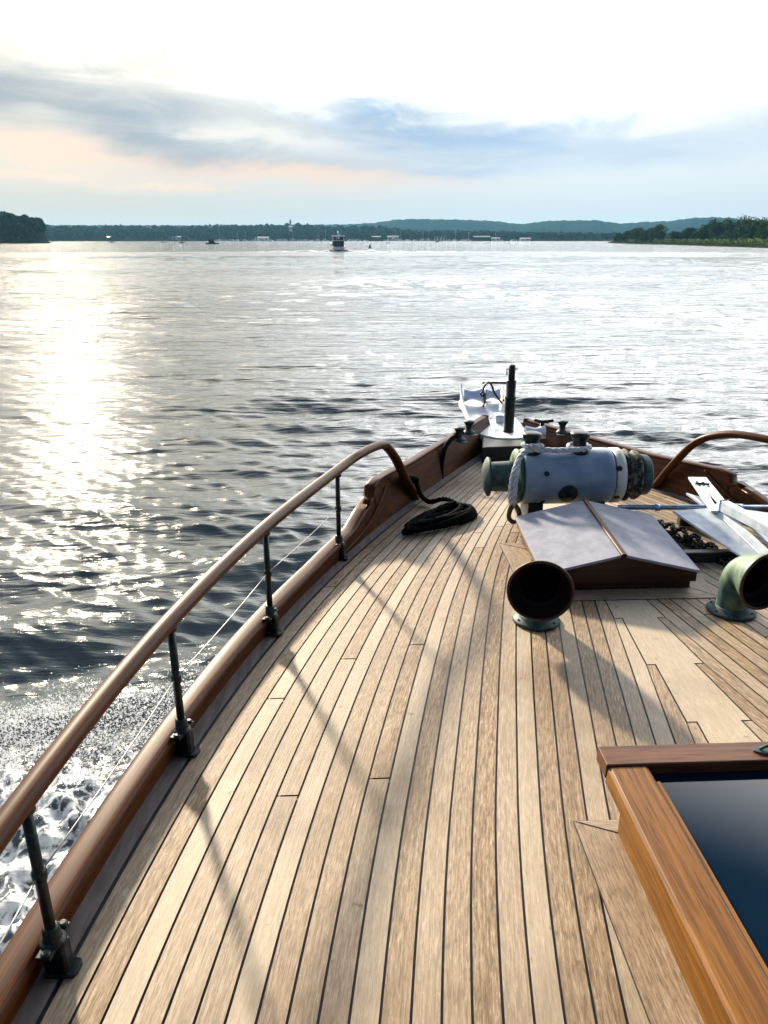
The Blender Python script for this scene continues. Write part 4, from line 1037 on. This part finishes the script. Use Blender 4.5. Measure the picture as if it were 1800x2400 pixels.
def build_far():
    g = np.random.default_rng(21)
    hn = lambda a: float(np.interp(a, *HILL)) + 1.6 * math.sin(a * 9.1) * math.sin(a * 3.3 + 1) + 1.0 * math.sin(a * 23.7)
    terrain('hills', HILLF, np.arange(-48, 50, .12), [(2860, lambda a: -1), (2905, lambda a: hn(a) * .42), (2955, lambda a: hn(a) * .8), (3000, hn), (3200, lambda a: hn(a) * .8)])
    sh = lambda a: float(np.interp(a, *SHORE))
    terrain('far_bank', SOIL, np.arange(-42, 44, .25), [(1235, lambda a: -.6), (1246, lambda a: 1.2), (1330, lambda a: sh(a) * .12), (1450, lambda a: max(2, sh(a) * .5 - 6)), (1600, lambda a: max(2, sh(a) * .9 - 7)), (1800, lambda a: 3)])
    # wooded slopes of the far shore, one mass of crowns
    cent = []; rad = []
    for i in range(3600):
        a = g.uniform(-38, 40); q = g.uniform(0, 1) ** .8; D = 1252 + q * 340
        base = np.interp(D, [1246, 1330, 1450, 1600], [1.2, sh(a) * .12, max(2, sh(a) * .5 - 6), max(2, sh(a) * .9 - 7)])
        r_ = g.uniform(3.2, 6.2) * (1 if sh(a) > 22 else .8); lim = 3.2 + (sh(a) - 3.2) * D / 1250.
        h = min(base + g.uniform(3.5, 7.5), lim - r_ * .75 + g.uniform(-2.5, 1.2)); x, y = pol(a, D); cent.append((x, y, h)); rad.append(r_)
    V, F = leaf_quads(cent, rad, 46, 1.9, g, .9); o = np_mesh('far_woods', V, F, LEAF); tag(o, 'dark wooded slope along the far shore behind the marina', 'woods', kind='stuff')
    # wooded headland on the port side
    hd = lambda a: float(np.interp(a, [-40, -27, -23, -22.04, -21.32, -20.73, -20.5], [34, 32, 29, 26.8, 24, 19.7, 9]))
    terrain('headland', SOIL, np.arange(-40, -20.3, .12), [(640, lambda a: -.6), (645, lambda a: .7), (670, lambda a: max(.8, hd(a) * .4 - 3)), (720, lambda a: max(.8, hd(a) * .75 - 6)), (800, lambda a: max(.5, hd(a) * .7 - 7)), (840, lambda a: -.8)])
    cent = []; rad = []
    for i in range(620):
        a = g.uniform(-38, -20.75); q = g.uniform(0, 1); D = 648 + q * 120; H = hd(a) * D / 650
        base = np.interp(D, [645, 670, 720, 800], [.7, max(.8, hd(a) * .4 - 3), max(.8, hd(a) * .75 - 6), max(.5, hd(a) * .7 - 7)])
        r_ = g.uniform(2.2, 4.2); h = min(base + g.uniform(2.0, 8.0), H - r_ * .8 + g.uniform(-1.5, .8)); x, y = pol(a, D); cent.append((x, y, max(h, 1.5))); rad.append(r_)
    V, F = leaf_quads(cent, rad, 130, .8, g, .9); o = np_mesh('headland_woods', V, F, LEAFD); tag(o, 'dark wooded point rising at the edge of the water beside the sun track', 'woods', kind='stuff')
    # low marsh bank on the starboard side
    bx = [(-1.284 + 218, 655), (196, 524), (177, 413), (165, 341), (154.6, 286), (137, 220), (120, 160)]
    P = smooth_path([(x, y, 0) for x, y in bx], 10); mb = MB(); V = []; F = []
    rows = [(0, -.6), (.6, .5), (3, 1.0), (12, 1.7), (26, 2.0), (60, 2.2), (130, 2.0), (240, 1.2)]
    for p in P:
        for o_, z in rows: V.append((p.x + o_ * .93, p.y + o_ * .3, z + (.4 * math.sin(p.y * .11 + o_ * .3) if z > .8 else 0)))
    m = len(rows)
    for i in range(len(P) - 1):
        for j in range(m - 1): F.append((i * m + j, i * m + j + 1, i * m + m + j + 1, i * m + m + j))
    mb.add(V, F, 0, True); o = mb.build('marsh_bank', [SOIL]); tag(o, kind='structure')
    # reeds and bushes on it
    cent = []; rad = []
    for i in range(900):
        p = P[int(g.integers(0, len(P) - 1))]; o_ = 2 + 55 * g.uniform(0, 1) ** 1.2; r_ = g.uniform(.6, 1.5)
        cent.append((p.x + o_ * .93 + g.uniform(-3, 3), p.y + o_ * .3 + g.uniform(-4, 4), 1.5 + r_ * .5)); rad.append(r_ * 1.3)
    V, F = leaf_quads(cent, rad, 60, .32, g, .7); o = np_mesh('marsh_grass', V, F, GRASS); tag(o, 'green reeds and low bushes covering the starboard bank', 'reeds', kind='stuff')
    # separate trees on the bank
    labs = {0: 'lone bushy tree at the tip of the starboard bank', 1: 'tall pale-topped tree in the middle of the near bank trees', 2: 'broad dark tree rising highest at the right of the bank'}
    spec = [(1448, 640, 8, 4, 'small shrubby tree nearest the water tip of the green bank'),
            (1470, 600, 10, 5, 'rounded tree just inland of the shrub at the bank tip'),
            (1492, 580, 13, 6, 'taller rounded tree in the first clump on the bank'),
            (1515, 560, 12, 6, 'middle tree of the first clump, between two taller crowns'),
            (1540, 540, 15.5, 6, 'pale-topped tree, tallest of the first clump on the bank'),
            (1585, 520, 8, 5, 'low dark tree in the gap between the two bank clumps'),
            (1618, 500, 11, 6, 'dark tree beginning the larger clump on the bank'),
            (1648, 480, 13, 7, 'dark round tree second in the larger bank clump'),
            (1682, 460, 15.5, 8, 'high dark tree left of the tallest crown of the larger clump'),
            (1715, 440, 17.5, 9, 'tallest broad dark tree of the larger bank clump'),
            (1745, 425, 17, 9, 'broad dark tree right behind the tallest bank crown'),
            (1775, 410, 14, 8, 'dark tree at the right frame edge on the bank'),
            (1815, 400, 15, 9, 'dark tree beyond the right frame edge of the bank')]
    for px, D, H, wdt, lab in spec:
        u = (px - 900) / 1733; az = 2.6 + math.degrees(math.atan(u / 1.0664)); x, y = pol(az, D); H *= .64; wdt *= 1.25
        t = thing('bank_tree', lab, 'tree', (x, y, 1.8), 'trees on the starboard bank')
        tr = MB(); tr.tube([(x, y, 1.2), (x + .2, y, 1.8 + H * .3), (x + .1, y, 1.8 + H * .75)], [.35, .26, .08], 8)
        for q in range(4):
            a = q * 1.6 + g.uniform(0, 1); z0 = 1.8 + H * (.3 + .1 * q); tr.tube([(x + .15, y, z0), (x + math.cos(a) * wdt * .3, y + math.sin(a) * wdt * .3, z0 + H * .15)], [.12, .04], 6)
        tr.build('trunk', [BARK], t)
        nb = 16; cs = []; rs = []
        for q in range(nb):
            h = g.uniform(.14, .88); ww = wdt * .72 * math.sqrt(max(.05, 1 - ((h - .5) / .55) ** 2)); a = g.uniform(0, 6.28); rr = ww * g.uniform(.2, .8)
            cs.append((x + rr * math.cos(a), y + rr * math.sin(a), 1.8 + H * h)); rs.append(wdt * g.uniform(.24, .40))
        V, F = leaf_quads(cs, rs, 230, .33, g, .85)
        np_mesh('crown', V, F, LEAFG if D > 520 else LEAFM, t, (x, y, 1.8))
build_far()

# ------------------------------------------------------------------ vessels, buoy, waterfront
def build_trawler():
    x, y = TRAWL; t = thing('motor_trawler', 'white two-decked motor trawler seen from astern with a spreading wake', 'motorboat', (x, y, 0))
    h = MB(); V = []; F = []; st = [(0, 1.7), (2, 1.8), (5, 1.8), (8, 1.5), (10, .8), (11.5, .05)]
    for q, b in st:
        sh = 1.1 + .06 * q
        V += [(x - b * .86, y + q, -.3), (x - b, y + q, sh), (x + b, y + q, sh), (x + b * .86, y + q, -.3)]
    for i in range(len(st) - 1):
        o = 4 * i; F += [(o, o + 1, o + 5, o + 4), (o + 1, o + 2, o + 6, o + 5), (o + 2, o + 3, o + 7, o + 6)]
    F += [(0, 3, 2, 1)]
    h.add(V, F); h.build('hull', [BWHITE], t)
    d = MB(); d.box((x, y - .03, .25), (3.0, .05, .3)); d.build('boot_stripe', [BDARK], t)
    for q, ww in ((-.62, .8), (.72, .9)):
        w = MB(); w.box((x + q, y - .03, .92), (ww * .5, .04, .16)); w.build('transom_panel', [BDARK], t)
    s = MB(); s.box((x, y - .5, .05), (3.2, .9, .1)); s.build('swim_platform', [BWHITE], t)
    c = MB(); c.box((x, y + 3.6, 1.9), (2.9, 4.2, 1.7)); c.build('cabin', [BDARK], t, bevel=.05)
    for q, ww in ((-.28, .28), (.42, .34)):
        w = MB(); w.box((x + q, y + 1.47, 1.85), (ww, .05, 1.1)); w.build('window', [BBLUE], t)
    for q in (-1.55, 1.55):
        p = MB(); p.box((x + q, y + .6, 1.9), (.14, .12, 1.6)); p.build('pillar', [BWHITE], t)
    r = MB(); r.box((x, y + 3, 2.78), (3.6, 6.4, .24)); r.build('flybridge_deck', [BWHITE], t, bevel=.03)
    b = MB(); b.box((x, y + 4.6, 3.2), (2.7, 2.0, .8)); b.build('flybridge', [BDARK], t, bevel=.05)
    r = MB(); r.box((x, y + 3.8, 3.98), (3.7, 3.2, .30)); r.build('hardtop', [BWHITE], t, bevel=.03)
    for q in (-1.5, -.55, .1, 1.5):
        p = MB(); p.box((x + q, y + 2.5, 3.38), (.11, .09, 1.1)); p.build('hardtop_post', [BWHITE], t)
    p = MB(); p.box((x + .1, y + 2.43, 3.5), (.6, .05, .4)); p.build('helm_seat', [BWHITE], t)
    m = MB(); m.tube([(x - .05, y + 3.6, 4.05), (x - .05, y + 3.6, 5.2)], .07, 8); m.lathe([(.0, 0), (.22, .05), (.24, .3), (.0, .42)], Matrix.Translation((x - .05, y + 3.6, 4.75)), 14); m.box((x + .35, y + 3.6, 4.2), (.8, .3, .25)); m.build('mast', [BWHITE], t)
    # life ring and dinghy davit at the port quarter
    m = MB(); m.tube([(x - 1.75 + .28 * math.cos(a), y - .1, 1.75 + .35 * math.sin(a)) for a in [k * .628 for k in range(10)]], .09, 6, loop=True); m.build('life_ring', [BDARK], t)
build_trawler()
def build_buoy():
    x, y = 6.7, 291.9; t = thing('channel_buoy', 'small dark conical channel buoy floating beyond the trawler', 'buoy', (x, y, 0))
    b = MB(); b.lathe([(.5, -.2), (.62, .0), (.62, .35), (.5, .45), (.36, .9), (.22, 1.25)], Matrix.Translation((x, y, 0)), 16); b.build('float', [BDARK], t)
    b = MB(); b.lathe([(.22, 1.25), (.16, 1.5), (.0, 1.6)], Matrix.Translation((x, y, 0)), 12); b.build('topmark', [BDARK], t)
build_buoy()
def az_of(px): return 2.6 + math.degrees(math.atan((px - 900) / 1733 / 1.0664))
def small_boat(name, x, y, L, hullm, mast=0, cabin=True, rot=0.):
    mb = MB(); M = Matrix.Translation((x, y, 0)) @ Matrix.Rotation(rot, 4, 'Z'); B = L * .16
    out = [(-L / 2, -B), (L * .25, -B), (L / 2, 0), (L * .25, B), (-L / 2, B)]
    mb.prism(out, -.2, L * .11, M, 0)
    if cabin:
        mb.prism([(-L * .3, -B * .7), (L * .15, -B * .7), (L * .2, 0), (L * .15, B * .7), (-L * .3, B * .7)], L * .11, L * .23, M, 0)
        mb.prism([(-L * .29, -B * .72), (L * .12, -B * .72), (L * .12, B * .72), (-L * .29, B * .72)], L * .15, L * .195, M, 1)
    if mast:
        mb.tube([M @ Vector((L * .05, 0, L * .1)), M @ Vector((L * .05, 0, mast))], .09, 6, 0); mb.tube([M @ Vector((L * .05, 0, L * .3)), M @ Vector((-L * .38, 0, L * .3))], .12, 6, 0)
    return mb
def build_marina():
    r = random.Random(17)
    xs = [512, 527, 541, 556, 573, 590, 607, 615, 632, 655, 668, 684, 700, 716, 733, 748, 762, 826, 842, 860, 905, 922, 940, 958, 972, 990, 1002, 1052, 1068, 1085, 1098, 1162, 1176, 1205, 1222]
    for i, px in enumerate(xs):
        x, y = pol(az_of(px + r.uniform(-3, 3)), 1205 + r.uniform(-8, 20)); L = r.uniform(8, 13); mast = r.choice([0, 0, 0, 13, 16])
        o = small_boat('moored_boat', x, y, L, None, mast, True, r.uniform(-.6, .6)).build('moored_boat', [BWHITE, BDARK], None, origin=(x, y, 0))
        tag(o, 'small white boat moored in the row along the far marina shore', 'boat', 'white boats moored along the far shore')
    def shed(px0, px1, D, h, lab, wallm, roofm, z0=1.0, ridge=1.6):
        xa, ya = pol(az_of(px0), D); xb, yb = pol(az_of(px1), D); L = math.hypot(xb - xa, yb - ya); cx, cy = (xa + xb) / 2, (ya + yb) / 2; rot = math.atan2(yb - ya, xb - xa)
        M = Matrix.Translation((cx, cy, z0)) @ Matrix.Rotation(rot, 4, 'Z'); t = thing('marina_shed' if L > 22 else 'house', lab, 'building', (cx, cy, z0))
        w = MB(); h *= .72; w.prism([(-L / 2, -5), (L / 2, -5), (L / 2, 5), (-L / 2, 5)], -1, h, M); w.build('wall', [wallm], t)
        q = MB(); V = [M @ Vector(p) for p in ((-L / 2 - .5, -5.6, h), (L / 2 + .5, -5.6, h), (L / 2 + .5, 0, h + ridge), (-L / 2 - .5, 0, h + ridge), (-L / 2 - .5, 5.6, h), (L / 2 + .5, 5.6, h))]
        q.add(V, [(0, 1, 2, 3), (3, 2, 5, 4), (0, 3, 4), (1, 5, 2)]); q.build('roof', [roofm], t)
        n = max(2, int(L / 6)); 
        for k in range(n):
            d = MB(); cxk = -L / 2 + (k + .5) * L / n; d.box(M @ Vector((cxk, -5.06, h * .45)), (L / n * .5, .1, h * .45), Matrix.Rotation(rot, 3, 'Z')); d.build('door' if L > 22 else 'window', [BDARK], t)
    shed(872, 892, 1246, 7, 'small pale-roofed marina shed right of the trawler', BDARK, ROOFW)
    shed(908, 934, 1252, 7.5, 'white-roofed marina shed standing over moored boats', BWHITE, ROOFW)
    shed(1110, 1148, 1250, 7, 'long low white-roofed boat shed at the right end of the marina', BDARK, ROOFW)
    shed(1152, 1172, 1240, 4, 'low white hut beside the long boat shed', BWHITE, ROOFW)
    shed(1218, 1244, 1240, 3.4, 'low pale building at the far right of the waterfront', BWHITE, ROOFW)
    shed(604, 630, 1248, 5.5, 'pale waterfront building left of the trawler', BWHITE, ROOFW)
    shed(250, 260, 1262, 6, 'small dark house on the far shore nearest the headland', BDARK, BDARK, 1.2)
    shed(403, 424, 1258, 6, 'pale slope-roofed house on the shore in the left woods', BWHITE, ROOFW, 1.5)
    shed(678, 686, 1300, 6, 'white house high on the wooded hillside above the marina', BWHITE, ROOFW, 17)
    x, y = pol(az_of(682), 1330); t = thing('church_tower', 'slim pale church tower rising from the wooded hillside', 'tower', (x, y, 16))
    b = MB(); b.box((x, y, 22), (3, 3, 14)); b.build('tower', [BWHITE], t); b = MB(); b.lathe([(2.1, 29), (.0, 35)], Matrix.Translation((x, y, 0)), 8); b.build('spire', [ROOFW], t)
    # four dinghies under sail
    for i, (px, hh) in enumerate([(1018, 6.5), (1025, 6.8), (1033, 7.2), (1040, 8.6)]):
        x, y = pol(az_of(px), 1120 + i * 12); t = thing('sailing_dinghy', 'white sailing dinghy heeling in the little group off the marina', 'sailboat', (x, y, 0), 'sailing dinghies off the marina')
        small_boat('hull', x, y, 4.2, None, 0, False).build('hull', [BWHITE, BDARK], t)
        s = MB(); s.add([(x - 1.3, y, 1.2), (x + .7, y, 1.1), (x + 1.7, y, hh + .6), (x - 1.3, y + .25, 1.2), (x + .7, y + .25, 1.1), (x + 1.7, y + .12, hh + .6)], [(0, 1, 2), (5, 4, 3), (0, 3, 4, 1), (1, 4, 5, 2), (2, 5, 3, 0)]); s.build('sail', [BWHITE], t)
    for px, D, L, lab in [(1026, 900, 5, 'dark open launch passing under the little white sails'), (262, 760, 5, 'dark small boat at the edge of the sun track near the headland'), (381, 700, 4, 'dark small boat midway along the left shore'), (426, 690, 5, 'dark small boat just left of the dark workboat'), (910, 640, 3.4, 'dark low skiff right of the channel buoy'), (922, 560, 1.6, 'tiny dark float right of the channel buoy')]:
        x, y = pol(az_of(px), D); o = small_boat('skiff', x, y, L, None, 0, L > 4).build('skiff', [BDARK, BDARK], None, origin=(x, y, 0)); tag(o, lab, 'boat')
    x, y = pol(az_of(497), 520); t = thing('workboat', 'dark workboat with a wheelhouse lying off the left wooded shore', 'boat', (x, y, 0))
    small_boat('hull', x, y, 8.4, None, 0, False).build('hull', [BDARK, BDARK], t)
    b = MB(); b.box((x - .4, y, 1.8), (3.6, 2, 2.0)); b.build('wheelhouse', [BDARK], t); b = MB(); b.tube([(x, y, 2.8), (x, y, 5.2)], .1, 6); b.build('mast', [BDARK], t)
build_marina()

# ------------------------------------------------------------------ air
def build_haze():
    mb = MB(); mb.box((0, 1500, 44), (6600, 5200, 92)); m = bpy.data.materials.new('haze_air'); m.use_nodes = True; t = NT(m.node_tree); t.n.clear()
    v = t.node('ShaderNodeVolumePrincipled'); v.inputs['Color'].default_value = (.22, .52, .78, 1); v.inputs['Density'].default_value = .00007; v.inputs['Anisotropy'].default_value = .2
    o = t.node('ShaderNodeOutputMaterial'); t.l.new(v.outputs[0], o.inputs['Volume'])
    ob = mb.build('haze', [m]); tag(ob, kind='stuff')
build_haze()
